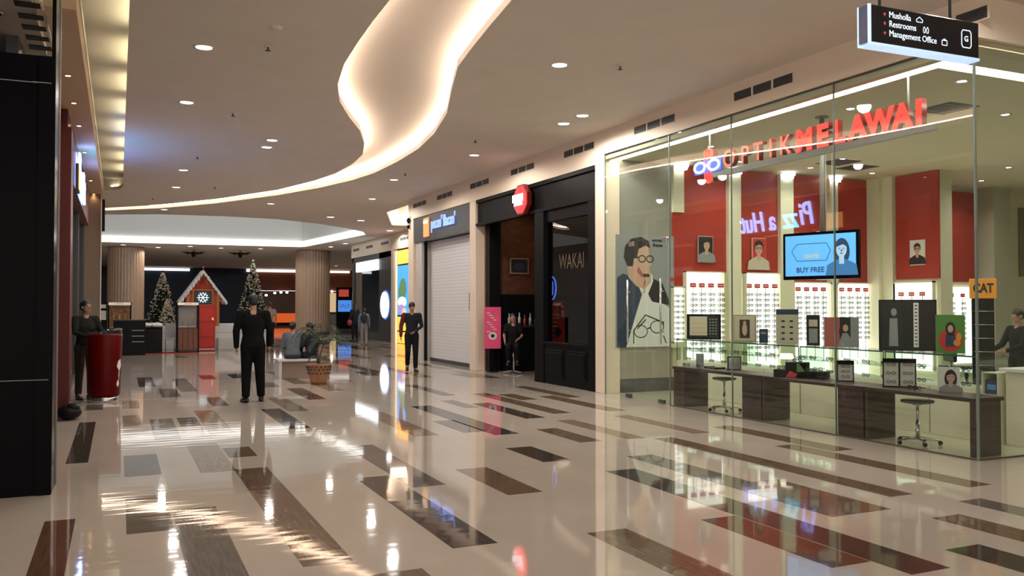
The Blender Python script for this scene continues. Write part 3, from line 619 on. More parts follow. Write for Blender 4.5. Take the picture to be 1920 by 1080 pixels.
# ------------------------------------------------------------ showcases
def showcase(lab, y0, y1):
    t = thing('showcase', lab, 'display case', (9.25, (y0 + y1) / 2, .003), 0, 'glass topped showcases'); h = (y1 - y0) / 2 - .004
    MB().bbox(-.25, .25, -h, h, 0, .60, .004).obj('base_cabinet', M_CREAM, t)
    MB().box(-.252, -.25, -.004, .004, .02, .58).obj('door_gap', M_DARK, t)
    b = MB(); g = .008
    b.box(-.25, -.25 + g, -h, h, .60, .96); b.box(.25 - g, .25, -h, h, .60, .96); b.box(-.25, .25, -h, -h + g, .60, .96); b.box(-.25, .25, h - g, h, .60, .96)
    b.obj('glass_sides', M_GLASSG, t)
    MB().box(-.26, .26, -h, h, .962, .975).obj('glass_top', M_GLASSG, t)
    MB().box(-.24, .24, -h + .01, h - .01, .775, .785).obj('shelf', M_GLASSG, t)
    b = MB(); e = mat('glass_edge', (.03, .10, .07), .2)
    b.box(-.262, -.258, -h, h, .960, .977)
    for q in (-h, h): b.box(-.252, -.244, q - .004, q + .004, .6, .96)
    b.obj('glass_edges', e, t)
showcase('showcase furthest back, under the black framed display', 11.22, 12.72)
showcase('showcase under the beige framed and blue topped displays', 9.70, 11.20)
showcase('showcase under the dark picture of a sitting woman', 8.18, 9.68)
showcase('showcase nearest the corner, under the black double poster', 6.82, 8.16)
gi = 0
for (y0, y1) in ((11.3, 12.6), (9.8, 11.1), (8.3, 9.6), (6.8, 8.05)):
    for k in range(5):
        for z in (.81, .63):
            o = dup(g0, (9.16, y0 + (y1 - y0) * k / 4, z + .003), FX, label='pair of eyeglasses lying inside one of the glass showcases'); o['group'] = 'eyeglasses inside the showcases'
# ------------------------------------------------------------ displays on the showcases
ZT = .980
A45 = R(-46)
def dsp(px): # distance along the row for a stand standing on the showcases
    return px
def pf1(b, W, H): b.flat(rect(-.24, .06, .07, .40), -.002, 10); b.flat(rect(.07, .25, .07, .40), -.002, 5); [b.flat(oval(.11 + .05 * (k % 3), .1 + .05 * (k // 3), .018, .012, 6), -.003, 4) for k in range(18)]; [b.flat(rect(-.22, .04, .12 + .08 * k, .125 + .08 * k), -.003, 9) for k in range(3)]
picture('display_stand', 'wide black framed eyewear display, leftmost on the showcases', 'display', (9.25, 12.28, ZT), A45, .58, .44, 5, M_BLACKM, pf1, .05, frw=.03)
def pf2(b, W, H): b.flat(rect(-.08, .08, .06, .36), -.002, 1); b.flat(oval(0, .20, .04, .10), -.003, 0); b.flat(oval(.0, .31, .025, .03), -.003, 0)
picture('display_stand', 'beige framed display with a small dark figure picture', 'display', (9.25, 11.2, ZT), A45, .36, .44, 10, mat('beige_frame', (.42, .33, .26), .5), pf2, .06, frw=.02)
def pf3(b, W, H): b.flat(rect(-.16, .16, .45, .53), -.002, 3); [b.flat(oval(-.06 + .12 * (k % 2), .08 + .09 * (k // 2), .03, .015, 8), -.003, 5) for k in range(8)]
picture('display_stand', 'pale eyeglass display board with a dark blue header', 'display', (9.25, 10.22, ZT), A45, .33, .53, 10, None, pf3, .03)
def pf4(b, W, H): b.flat(rect(-.06, .06, .28, .38), -.002, 10); b.flat(rect(-.06, .06, .04, .25), -.002, 4)
picture('display_stand', 'narrow dark framed display beside the blue topped one', 'display', (9.25, 9.68, ZT), A45, .18, .45, 5, M_BLACKM, pf4, .05, frw=.012)
def pf5(b, W, H): b.flat(rect(-.22, -.02, .0, .42), -.002, 11); b.flat(rect(-.02, .12, .0, .42), -.002, 5); b.flat(oval(.04, .22, .07, .12), -.003, 1); b.flat([(-.06, 0), (.02, .2), (.08, .2), (.15, .08), (.15, 0)], -.004, 4); b.flat(oval(.055, .27, .035, .05), -.005, 0)
picture('display_stand', 'dark red and grey picture board of a woman sitting sideways', 'display', (9.25, 9.14, ZT), A45, .46, .42, 4, None, pf5, .02)
def pf6(b, W, H):
    b.flat(rect(-.30, -.06, .03, .63), -.002, 1); b.flat(oval(-.16, .5, .035, .05), -.003, 4); b.flat([(-.22, .06), (-.21, .42), (-.12, .42), (-.11, .06)], -.003, 4)
    b.flat(rect(.07, .13, .05, .62), -.003, 2); [b.flat(oval(.10, .09 + .045 * k, .02, .008, 6), -.004, 5) for k in range(12)]
picture('display_stand', 'large black double poster with a white strip of eyeglasses', 'display', (9.25, 8.02, ZT), A45, .68, .66, 5, M_BLACKM, pf6, .06, frw=.01)
def pf7(b, W, H): b.flat(oval(0, .16, .13, .14), -.002, 6); b.flat(oval(0, .3, .055, .085), -.003, 1); b.flat(oval(0, .3, .03, .045), -.004, 0); b.flat([(-.06, .08), (-.05, .24), (.05, .24), (.06, .08)], -.003, 3); b.flat(oval(.07, .13, .04, .04), -.004, 9); b.flat(oval(.09, .2, .03, .05), -.0045, 9)
picture('display_stand', 'green and red poster of a woman in sunglasses, right of the black double poster', 'display', (9.25, 7.39, ZT), A45, .32, .47, 8, None, pf7, .02)
t = thing('case_box', 'small navy upright box between the beige and blue topped displays', 'box', (9.25, 10.75, ZT), A45); MB().bbox(-.065, .065, -.03, .03, 0, .22, .006).obj('box_body', PN, t); MB().box(-.04, .04, -.032, -.03, .14, .17).obj('label_print', PG, t)
# black rack with orange header
t = thing('display_rack', 'tall black eyewear rack with an orange header, at the glass corner', 'display rack', (9.93, 7.46, .003), A45)
MB().bbox(-.125, .125, -.02, .06, .05, 1.65, .006).obj('rack_body', M_BLACKM, t); MB().bbox(-.15, .15, -.03, .03, 1.65, 1.90, .004).obj('header', mat('header_orange', (.85, .33, .03), .5), t); MB().bbox(-.18, .18, -.12, .16, 0, .05, .006).obj('base', M_BLACKM, t)
text('lettering', 'CAT', .16, PB, t, (0, -.032, 1.775), ext=.001, bold=.006, sx=.72)
b = MB(); [b.cyl((-.11, -.03, .3 + .17 * k), (.11, -.03, .3 + .17 * k), .005, n=6) for k in range(8)]; b.obj('pegs', M_CHROME, t)
# ------------------------------------------------------------ things on the desks
DZ = .617
def dglass(x, y, rz, lab):
    o = dup(g0, (x, y, DZ + .028), rz, label=lab); o['group'] = 'eyeglasses on the desks'
def deskframe(lab, y, w_, h, mm, dr=None, rz=A45, fr=None, x=8.25): return picture('counter_card', lab, 'display', (x, y, DZ), rz, w_, h, mm, fr, dr, .015)
deskframe('small grey card standing on the first desk before the lit niche', 11.05, .12, .20, 4)
t = thing('mirror', 'small black backed tabletop mirror on the first desk', 'mirror', (8.27, 10.25, DZ), R(-25)); MB().bbox(-.10, .10, -.01, .015, 0, .20, .004).obj('frame', M_BLACKM, t); MB().box(-.085, .085, -.012, -.01, .015, .185).obj('mirror_glass', M_CHROME, t)
MB().box(-.10, .10, .015, .07, 0, .01).obj('foot', M_BLACKM, t)
t = thing('tray', 'flat black tray lying on the first desk', 'tray', (8.2, 10.62, DZ), 0); MB().bbox(-.10, .10, -.13, .13, 0, .012, .003).obj('tray_base', M_BLACKM, t); MB().box(-.10, .10, .125, .13, .012, .025).box(-.10, .10, -.13, -.125, .012, .025).obj('rim', M_BLACKM, t)
t = thing('display_steps', 'stepped black display boxes with a green flash on the middle desk', 'display', (8.2, 8.80, DZ), R(-60))
MB().bbox(-.34, -.18, -.1, .1, 0, .10, .004).obj('low_box', M_BLACKM, t); MB().bbox(-.18, .08, -.1, .1, 0, .20, .004).obj('tall_box', M_BLACKM, t); MB().bbox(.08, .34, -.1, .1, 0, .09, .004).obj('low_box', M_BLACKM, t)
MB().flat([(-.03, .19), (.0, .19), (.07, .1), (.07, .08), (-.03, .08)], -.101, 8).obj('green_flash', PMATS, t, fix=False); MB().flat([(-.18, .0), (-.12, .09), (-.02, .05), (-.05, 0)], -.101, 6).obj('red_flash', PMATS, t, fix=False)
for k, (dx, z) in enumerate(((-.26, .10), (-.05, .20), (.21, .09))):
    v = Matrix.Rotation(R(-60), 3, 'Z') @ Vector((dx, 0, 0)); o = dup(g0, (8.2 + v.x, 8.80 + v.y, DZ + z + .028), R(-60), label='pair of eyeglasses on the %s of the black stepped boxes' % ('left low one', 'tall middle one', 'right low one')[k]); o['group'] = 'eyeglasses on the desks'
t = thing('lamp_stand', 'small white shaded table lamp on the middle desk', 'lamp', (8.33, 9.22, DZ), 0); MB().lathe([(.001, 0), (.05, 0), (.05, .008), (.006, .012), (.006, .24)], 14).obj('stem', M_DARK, t); MB().lathe([(.10, .22), (.08, .29), (.001, .29)], 18).obj('lamp_shade', lit('shade_glow', (1, .9, .7), 1.2), t)
def rackframe(lab, y, w_, h, n):
    t = thing('eyewear_rack', lab, 'display rack', (8.28, y, DZ), R(-42))
    b = MB(); b.box(-w_ / 2, -w_ / 2 + .012, -.01, .01, 0, h); b.box(w_ / 2 - .012, w_ / 2, -.01, .01, 0, h); b.box(-w_ / 2, w_ / 2, -.01, .01, h - .05, h); b.box(-w_ / 2, w_ / 2, -.05, .05, 0, .01)
    if w_ > .25: b.box(-.008, .008, -.01, .01, 0, h)
    b.obj('frame', M_BLACKM, t); MB().box(-w_ / 2 + .012, w_ / 2 - .012, .004, .008, .01, h - .05).obj('back_panel', mat('rack_back', (.66, .66, .60), .5), t)
    b = MB()
    for k in range(n):
        for s in ((-w_ / 4, w_ / 4) if w_ > .25 else (0,)):
            z = .06 + (h - .13) * k / max(1, n - 1)
            for q in (-1, 1): b.tube([(s + q * .028 + .022 * math.cos(2 * PI * a / 8), -.014, z + .014 * math.sin(2 * PI * a / 8)) for a in range(9)], [.003] * 9, n=4, round_ends=False)
    b.obj('sample_frames', M_FRAMEK, t)
rackframe('clear backed eyewear rack at the right end of the middle desk', 8.12, .2, .26, 3)
rackframe('black framed double eyewear rack on the corner desk', 7.30, .36, .33, 3)
t = picture('counter_card', 'small portrait card of a dark haired woman on the corner desk', 'picture', (8.3, 6.66, DZ), A45, .22, .27, 2, None, lambda b, W, H: bust(b, .02, .16, .12, 4, 1, False, True), .012)
for (x, y, rz, lab) in ((8.1, 11.2, -1.2, 'eyeglasses at the door end of the first desk'), (8.1, 10.9, -1.8, 'eyeglasses before the grey card on the first desk'), (8.15, 9.12, -1.3, 'left of two big frames by the stepped black boxes'), (8.15, 9.0, -1.6, 'right of two big frames by the stepped black boxes'), (8.15, 8.42, -1.4, 'eyeglasses between the stepped boxes and clear rack'), (8.12, 6.98, -1.5, 'black pair of glasses lying right of the double rack'), (8.1, 6.90, -1.9, 'second pair of glasses right of the double rack')): dglass(x, y, rz, lab)
# ------------------------------------------------------------ hanging screen
t = thing('hanging_screen', 'screen with a blue picture hanging on a ceiling pole', 'screen', (8.86, 9.12, 1.93), R(-72))
MB().bbox(-.56, .56, -.03, .03, 0, .66, .008).obj('bezel', M_BLACK, t)
b = MB(); b.flat(rect(-.52, .52, .05, .62), -.031, 0); b.obj('display_panel', lit('screen_blue', (.10, .36, .78), .75), t, fix=False)
b = MB(); bust(b, .32, .40, .22, 3, 1, False, True, skin=7, y=-.033); b.obj('display_figure', [lit('screen_skin', (.25, .42, .62), .6), lit('screen_hair', (.02, .06, .14), .3), PW, lit('screen_navy', (.04, .16, .4), .5)] + [PN] * 3 + [lit('screen_face', (.30, .45, .62), .7)] + [PN] * 4, t, fix=False)
b = MB(); o = [(-.42, .40), (-.34, .50), (.10, .50), (.16, .40), (.10, .26), (-.34, .26)]
for k in range(6):
    p, q = o[k], o[(k + 1) % 6]; d = Vector((q[0] - p[0], q[1] - p[1])).normalized(); n_ = Vector((-d.y, d.x)) * .005
    b.flat([(p[0] - n_.x, p[1] - n_.y), (q[0] - n_.x, q[1] - n_.y), (q[0] + n_.x, q[1] + n_.y), (p[0] + n_.x, p[1] + n_.y)], -.033)
b.obj('display_outline', lit('screen_line', (.02, .12, .36), .3), t, fix=False)
text('lettering', 'BUY FREE', .10, lit('screen_ink', (.03, .08, .25), .4), t, (-.14, -.034, .13), ext=.0005, bold=.003)
text('lettering', 'GRATIS', .07, lit('screen_ink2', (.55, .5, .3), .5), t, (-.12, -.034, .32), ext=.0005, bold=.002)
MB().cyl((0, .03, .4), (0, .06, .4), .05, n=10).cyl((0, .06, .3), (0, .06, 2.26), .035, n=12).lathe([(.001, 2.25), (.09, 2.25), (.09, 2.267)], 16, (0, .06, 0)).obj('pole', mat('pole_grey', (.22, .22, .21), .4), t)
tag(MB().bbox(9.1, 9.48, 9.42, 9.46, 1.93, 2.63, .005).cyl((9.28, 9.44, 2.63), (9.28, 9.44, 4.2), .006, n=6).cyl((9.40, 9.44, 2.63), (9.40, 9.44, 4.2), .006, n=6).obj('hanging_board', M_WHITE), 'white board hanging just right behind the blue screen', 'board')
# ------------------------------------------------------------ big letters
sg = thing('letter_sign', 'long row of red letters with neon eyeglasses, hung on rods behind the glass', 'sign', (8.2, 8.9, 3.0), FX)
M_LETB = mat('letter_side', (.20, .015, .012), .4); M_LETF = lit('letter_face', (1.0, .045, .035), .8); M_LETO = mat('letter_outline', (.62, .14, .11), .4, emit=(1, .12, .08), es=.75)
MB().bbox(-1.75, 2.2, -.03, .03, .50, .585, .004).obj('rail', mat('rail_grey', (.30, .29, .27), .4), sg)
import math as _m
def ly(px): return 8.2 / _m.tan(_m.atan((px - 960) / F_PX) + YAW)
for ch, px in zip('OPTIK', (1372, 1402, 1427, 1451, 1478)):
    x = 8.9 - ly(px)
    t_ = text('letter', ch, .36, M_LETB, sg, (x, 0, .72), ext=.04, bold=.004, sx=.95)
    text('letter_face', ch, .36, M_LETO, t_, (0, 0, .0415), rot=(0, 0, 0), ext=.001, bold=.003)
for ch, px in zip('MELAWAI', (1514, 1549, 1579, 1615, 1656, 1699, 1731)):
    x = 8.9 - ly(px)
    t_ = text('letter', ch, .385, M_LETB, sg, (x, 0, .72), ext=.04, bold=.021, sx=1.0)
    text('letter_face', ch, .385, M_LETF, t_, (0, 0, .0415), rot=(0, 0, 0), ext=.001, bold=.020)
xi = 8.9 - 10.72
b = MB()
for s in (-.075, 0, .075): b.tube([(xi + s, -.02, .47), (xi + s, -.02, .92)], [.022, .022], n=8)
b.tube([(xi - .075, -.02, .92), (xi, -.02, .955), (xi + .075, -.02, .92)], [.018] * 3, n=8); b.tube([(xi - .075, -.02, .47), (xi, -.02, .44), (xi + .075, -.02, .47)], [.018] * 3, n=8)
b.obj('emblem_bars', lit('neon_red', (1, .06, .04), .9), sg); MB().bbox(xi - .11, xi + .11, 0, .08, .45, .94, .01).obj('emblem_box', M_LETB, sg)
b = MB(); 
for s in (-1, 1): b.tube([(xi + s * .17 + .13 * math.cos(2 * PI * k / 16), -.06, .69 + .075 * math.sin(2 * PI * k / 16)) for k in range(17)], [.016] * 17, n=6, round_ends=False)
b.tube([(xi - .05, -.06, .70), (xi + .05, -.06, .70)], [.014] * 2, n=6); b.obj('neon_eyeglasses', lit('neon_ice', (.55, .78, 1.0), 3.5), sg)
b = MB(); b.bbox(xi - .33, xi + .33, -.04, -.02, .59, .79, .02); b.obj('neon_backing', lit('neon_blue', (.05, .08, .55), .8), sg)
for x in (xi + .01, 8.9 - ly(1707)): MB().cyl((x, .0, .55), (x, 0, 1.2), .012, n=8).obj('rod', mat('pole_grey', (.22, .22, .21), .4), sg)
# shop ceiling fittings
c0 = thing('ceiling_spot', 'small round recessed lamp in the optician ceiling', 'ceiling light', (0, 0, 0), 0, 'recessed lamps in the optician ceiling')
MB().lathe([(.05, 0), (.075, -.008), (.078, .004)], 16).obj('trim_ring', M_CHROME, c0); MB().lathe([(.001, -.004), (.05, -.004), (.05, .004)], 16).obj('lens', M_LAMP, c0)
for i, (x, y) in enumerate([(11.8, 11.6), (11.12, 7.98), (13.6, 12.6), (9.9, 10.4), (15.4, 11.0), (13.0, 8.0), (10.3, 12.6), (12.0, 12.6), (16.5, 12.4), (14.5, 9.5)]):
    if i == 0: c0.location = (x, y, ZS)
    else: dup(c0, (x, y, ZS))
    if i not in (2, 5): spot('shop_beam', (x, y, ZS - .03), SHOP_W, 150, (1, .98, .84))
for (x, y) in ((8.9, 11.6), (8.9, 8.6), (9.0, 7.0)): dup(c0, (x, y, ZS)); spot('shop_beam', (x, y, ZS - .03), SHOP_W * .8, 150, (1, .98, .84))
v = thing('ceiling_diffuser', '', 'air vent', (0, 0, 0), 0, 'square air diffusers in the optician ceiling')
MB().box(-.28, .28, -.28, .28, -.008, 0).obj('frame', M_DARK, v); b = MB(); [b.box(-.25, .25, -.24 + .09 * k, -.20 + .09 * k, -.014, -.008) for k in range(6)]; b.obj('blades', M_CHAR, v)
for i, (x, y, lab) in enumerate(((10.05, 8.05, 'dark square air diffuser right of the last red letter'), (12.77, 12.2, 'dark square air diffuser under the middle of the red letters'), (12.0, 11.9, 'dark square air diffuser just below the neon eyeglasses rail'))):
    if i == 0: v.location = (x, y, ZS); v['label'] = lab
    else: dup(v, (x, y, ZS), label=lab)
# service counter at the right
t = thing('service_counter', 'cream service counter at the right edge with a white overhanging top', 'counter', (0, 0, .003), 0)
MB().bbox(9.06, 11.6, 6.10, 6.54, 0, .82, .004).obj('cabinet', M_CREAM, t); MB().bbox(9.0, 11.65, 6.06, 6.58, .82, .86, .004).obj('countertop', M_WHITE, t)
t = thing('shelf_unit', 'narrow open shelf unit between the last showcase and the cream counter', 'shelf', (9.15, 6.69, .003), 0)
MB().box(-.15, .15, -.10, -.09, 0, .8).box(-.15, .15, .09, .10, 0, .8).box(.14, .15, -.10, .10, 0, .8).obj('carcass', M_CREAM, t)
for z in (.02, .28, .54, .79): MB().box(-.15, .14, -.09, .09, z, z + .012).obj('shelf', M_CREAM, t)
for z, lab in ((.294, 'blue box on the lower level of the narrow open shelf'), (.554, 'blue box on the upper level of the narrow open shelf')):
    q = thing('carton', lab, 'box', (9.13, 6.69, z + .003), 0); MB().bbox(-.10, .10, -.075, .075, 0, .16, .004).obj('box_body', PN, q); MB().box(-.102, -.10, -.05, .05, .05, .11).obj('label_print', PBL, q)
# ============================================================ BLACK SHOP (y 13.64 .. 19.41)
b = MB(); b.box(7.93, 8.1, 13.64, 19.41, 3.55, 4.13); b.box(7.93, 8.1, 13.64, 16.17, 3.27, 3.55); b.bbox(7.88, 8.08, 15.75, 16.17, 0, 3.5, .006); b.bbox(7.88, 8.08, 13.64, 13.92, 0, 3.5, .006)
b.bbox(7.90, 8.08, 13.92, 15.75, 0, .81, .006); b.bbox(7.88, 8.1, 13.64, 19.41, 4.05, 4.13, .004); b.bbox(7.87, 8.02, 13.64, 19.41, 3.50, 3.56, .004)
for y0, y1 in ((14.0, 14.8), (14.9, 15.7)): b.bbox(7.885, 7.90, y0, y1, .15, .70, .006); b.bbox(7.87, 7.885, y0 + .06, y1 - .06, .21, .64, .006)
b.bbox(7.87, 8.1, 13.88, 15.8, .79, .84, .006)
struct(b.obj('wall_black_front', mat('black_paint', (.006, .006, .0065), .42, spec=.06)))
b = MB(); b.box(7.99, 8.0, 13.92, 15.75, .84, 3.27); struct(b.obj('window_8', M_DKGLASS))
tag(text('window_lettering', 'WAKAI', .42, mat('etched_gold', (.11, .075, .045), .4), None, (7.986, 14.75, 2.42), (PI / 2, 0, FX), .001, sx=.75), 'faint golden capital letters on the black shop window', 'lettering')
BR = bpy.data.materials.new('brick'); BR.use_nodes = True; nt = BR.node_tree; tc = nt.nodes.new('ShaderNodeTexCoord'); mp = nt.nodes.new('ShaderNodeMapping'); bk = nt.nodes.new('ShaderNodeTexBrick')
mp.inputs['Rotation'].default_value = (PI / 2, 0, 0); mp.inputs['Scale'].default_value = (1, 1, 1); bk.inputs['Scale'].default_value = 4.2
bk.inputs['Color1'].default_value = (.17, .055, .022, 1); bk.inputs['Color2'].default_value = (.10, .03, .015, 1); bk.inputs['Mortar'].default_value = (.06, .045, .04, 1)
nt.links.new(tc.outputs['Object'], mp.inputs[0]); nt.links.new(mp.outputs[0], bk.inputs['Vector']); nt.links.new(bk.outputs[0], nt.nodes['Principled BSDF'].inputs['Base Color'])
structbox('wall_brick', BR, (8.11, 12.4, 19.32, 19.42, 0, 4.5))
structbox('wall_wainscot', M_BLACKM, (8.11, 12.4, 19.28, 19.32, 0, 1.85), (8.11, 8.40, 19.1, 19.32, 0, 4.5)); structbox('wall_black_back', M_BLACKM, (12.4, 12.5, 13.64, 19.42, 0, 4.5)); structbox('wall_black_near', M_BLACKM, (8.1, 12.4, 13.52, 13.63, 0, 4.5)); structbox('ceiling_black_shop', M_BLACKM, (8.1, 12.5, 13.5, 19.42, 4.1, 4.2))
spot('shop_glow', (9.0, 18.0, 4.0), 8, 70, (1, .6, .3), aim=(0, .75, -.6))
t = picture('wall_picture', 'framed dark picture on the brick wall inside the black shop', 'picture', (8.98, 19.27, 2.35), 0, .52, .40, 5, mat('pic_frame', (.30, .20, .12), .4), lambda b, W, H: b.flat(oval(0, .18, .14, .1), -.002, 3), frw=.04)
t = thing('back_counter', 'dark bar counter along the brick wall in the black shop', 'counter', (9.0, 19.0, 0), 0)
MB().bbox(-.55, .9, -.22, .25, 0, 1.05, .006).obj('cabinet', M_BLACKM, t); MB().bbox(-.58, .93, -.25, .26, 1.05, 1.10, .006).obj('countertop', M_WALNUT, t)
for k, (dx, h, c) in enumerate(((-.44, .28, PBE), (-.30, .20, PO), (-.17, .30, PW), (-.03, .24, PR), (.12, .28, PBE), (.27, .2, PG), (.42, .27, PO))):
    q = thing('bottle', ('%s bottle on the dark bar counter, %s in the row' % (('tall beige', 'short orange', 'tallest white', 'red', 'second beige', 'grey', 'last orange')[k], ('first', 'second', 'third', 'fourth', 'fifth', 'sixth', 'seventh')[k])), 'bottle', (9 + dx, 18.95, 1.10), 0, 'bottles on the dark bar counter')
    MB().lathe([(.001, 0), (.035, 0), (.036, h * .6), (.014, h * .75), (.013, h), (.001, h)], 12).obj('glass_body', c, q); MB().cyl((0, 0, h), (0, 0, h + .02), .015, n=8).obj('cap', M_CHROME, q)
t = thing('poster_stand', 'pink poster with white script on a black stand in the black doorway', 'poster', (8.06, 18.8, 0), R(-12))
MB().bbox(-.20, .20, -.01, .012, .56, 1.54, .003).obj('board', mat('pink_poster', (.62, .06, .14), .5, emit=(.8, .08, .2), es=.10), t)
b = MB()
for k in range(9): b.flat(oval(-.1 + .05 * (k % 4), 1.40 - .055 * k, .05, .012, 8), -.012, 2)
b.flat(oval(0, .86, .10, .09), -.012, 2); b.flat(oval(.0, .86, .05, .045), -.013, 5); b.obj('print', PMATS, t, fix=False)
MB().cyl((0, .03, 0), (0, .03, 1.2), .012, n=8).lathe([(.001, 0), (.15, 0), (.15, .012), (.001, .02)], 18, (0, .03, 0)).obj('stand', M_BLACKM, t)
t = thing('window_poster', 'red poster with a blue round emblem inside the black shop window', 'poster', (8.15, 15.78, .78), FX + .2)
MB().bbox(-.32, .32, 0, .012, 0, .88, .003).obj('board', mat('poster_red', (.45, .03, .02), .5, emit=(.7, .04, .02), es=.06), t)
b = MB(); [b.flat(rect(-.22, .18 - .03 * k, 0.60 - .08 * k, .62 - .08 * k), -.002, 2) for k in range(4)]; b.flat(oval(.1, .25, .12, .1), -.002, 5); b.obj('print', PMATS, t, fix=False)
b = MB(); b.tube([(-.05 + .12 * math.cos(2 * PI * k / 20), -.02, 1.15 + .23 * math.sin(2 * PI * k / 20)) for k in range(21)], [.016] * 21, n=6, round_ends=False); b.tube([(-.05, -.02, 1.03), (-.05, -.02, 1.27)], [.02] * 2, n=6)
b.obj('neon_emblem', lit('neon_cobalt', (.12, .25, 1.0), 1.3), t)
b = MB(); b.prism(oval(-.05, 1.15, .10, .20), -.012, .0); b.obj('emblem_plate', PN, t)
# octagonal red sign
t = thing('octagonal_sign', 'glowing red octagonal blade sign with a white name plate on the black shop', 'sign', (7.81, 16.63, 3.83), FX)
oc = [(.37 * math.cos(PI / 8 + PI / 4 * k), .37 * math.sin(PI / 8 + PI / 4 * k)) for k in range(8)]
MB().prism([(x * 1.0, z * .92) for x, z in oc], -.04, .06).obj('sign_body', mat('sign_dark_red', (.22, .005, .005), .4), t)
MB().prism([(x * .9, z * .83) for x, z in oc], -.05, -.04).obj('sign_face', lit('sign_red', (1.0, .02, .025), 1.0), t)
MB().prism(rect(-.36, .16, -.04, .12), -.062, -.05).prism(rect(-.28, .12, -.12, -.055), -.062, -.05).obj('name_plate', lit('sign_white', (1, .88, .95), 1.1), t)
text('lettering', 'WINGS', .12, mat('sign_ink', (.5, .45, .6), .5), t, (-.10, -.063, .04), ext=.0005)
text('lettering', 'kitchen', .06, mat('sign_ink2', (.3, .1, .4), .5), t, (-.08, -.063, -.088), ext=.0005)

# ============================================================ CHARCOAL SHOP with the shutter (y 19.8 .. 24.28)
structbox('wall_charcoal_band', M_CHAR, (7.90, 8.1, 19.80, 24.28, 3.42, 4.13)); structbox('wall_stone_jamb', M_STONE, (7.95, 8.3, 23.72, 24.28, 0, 3.42))
structbox('trim_4', M_BLACKM, (8.02, 8.10, 23.66, 23.72, 0, 3.42), (8.02, 8.10, 19.80, 19.86, 0, 3.42))
t = thing('roller_shutter', 'closed pale grey roller shutter under the charcoal sign band', 'shutter', (8.2, 21.76, 0), FX)
b = MB(); n = 38
for k in range(n): b.bbox(-1.89, 1.89, 0, .02, 3.42 * k / n + .002, 3.42 * (k + 1) / n - .001, .0015)
b.obj('shutter_curtain', mat('shutter_grey', (.80, .80, .80), .35), t); MB().box(-1.9, 1.9, .02, .03, 0, 3.42).obj('backing', M_CHAR, t); MB().bbox(-1.89, 1.89, -.02, .03, 0, .09, .006).obj('bottom_bar', M_DARK, t)
t = thing('shop_sign', 'blue lit handwritten lettering with a golden roll emblem on the charcoal band', 'sign', (7.86, 22.0, 3.83), FX)
text('lettering', "pecan' Bacan'", .44, lit('sign_pale_blue', (.22, .34, .85), .9), t, (.28, 0, .0), ext=.015, bold=.004, sx=.80)
b = MB(); b.bbox(-1.30, -.86, -.02, .03, -.32, .22, .02); b.obj('emblem', mat('emblem_gold', (.55, .28, .10), .4, emit=(.9, .45, .15), es=.45), t)
MB().bbox(-1.24, -.92, -.03, -.02, .06, .14, .01).obj('emblem_stripe', lit('emblem_white', (1, .95, .9), 1.0), t)
t = thing('fire_post', 'slim black post standing before the right edge of the shutter', 'post', (8.02, 19.98, 0), 0); MB().bbox(-.05, .05, -.05, .05, 0, 1.9, .01).obj('post_body', M_BLACKM, t); MB().bbox(-.07, .07, -.07, .07, 1.45, 1.9, .01).obj('post_box', M_DARK, t)
# bunting-like spots by the corner fascia
t = thing('corner_speaker', 'cluster of small dark camera heads on the cream corner pier', 'camera', (7.87, 24.55, 4.2), FX)
MB().ell((0, -.06, -.1), (.07, .06, .09)).ell((0, -.06, -.28), (.05, .05, .06)).obj('dome', M_BLACKM, t); MB().box(-.04, .04, -.03, 0, -.35, .05).obj('bracket', M_WHITE, t)

# ============================================================ RECESSED SHOP LINE (x = 10.8)
structbox('trim_5', M_FASCIA, (10.78, 11.0, 24.75, 43.4, 4.0, 4.70)); structbox('wall_pier_slim', M_FASCIA, (10.78, 11.0, 35.95, 36.35, 0, 4.0)); structbox('wall_recess', M_STONE, (10.85, 11.0, 24.75, 33.9, 0, 4.0))
for i, (y, lab) in enumerate(((34.4, 'air grille on the recessed fascia above the lit advert'), (37.3, 'air grille on the recessed fascia, second from the advert'), (39.9, 'air grille on the recessed fascia, third from the advert'), (42.4, 'air grille at the far end of the recessed fascia'))): dup(v0, (10.78, y, 4.38), label=lab)
t = thing('advert_panel', 'tall lit advert panel with blue sky poster and orange boxes', 'advert', (10.86, 34.85, 0), FX)
MB().box(-1.0, .9, 0, .06, 0, 3.98).obj('backing', M_BLACKM, t)
O_ = lit('advert_orange', (1.0, .40, .05), 1.1); 
MB().box(-.62, .85, -.05, 0, 3.35, 3.92).obj('orange_box', O_, t); MB().box(-.62, .85, -.05, 0, .55, 1.12).obj('orange_box', O_, t); MB().box(-.62, .85, -.05, 0, .02, .48).obj('orange_box', O_, t)
MB().box(-.95, -.82, -.05, 0, .0, 3.95).obj('white_strip', lit('advert_strip', (1, .8, .5), .6), t)
b = MB(); b.flat(rect(-.68, .85, 1.2, 3.28), -.04, 0); b.flat(oval(.1, 2.3, .5, .45), -.042, 1); b.flat(oval(-.25, 2.15, .3, .3), -.043, 1); b.flat(oval(.0, 1.75, .6, .22), -.044, 2); b.flat(oval(-.1, 1.45, .55, .2), -.045, 3); b.flat(oval(.3, 1.35, .3, .14), -.046, 4)
b.obj('poster', [lit('advert_sky', (.05, .28, .85), .95), lit('advert_leaf', (.10, .22, .10), .6), lit('advert_white', (.9, .9, .95), .9), lit('advert_purple', (.35, .25, .55), .7), lit('advert_peach', (.9, .45, .3), .8)], t, fix=False)
t = thing('shopfront', 'dark shopfront with a white lit name box and glass window, past the advert', 'shopfront', (10.85, 39.9, 0), FX)
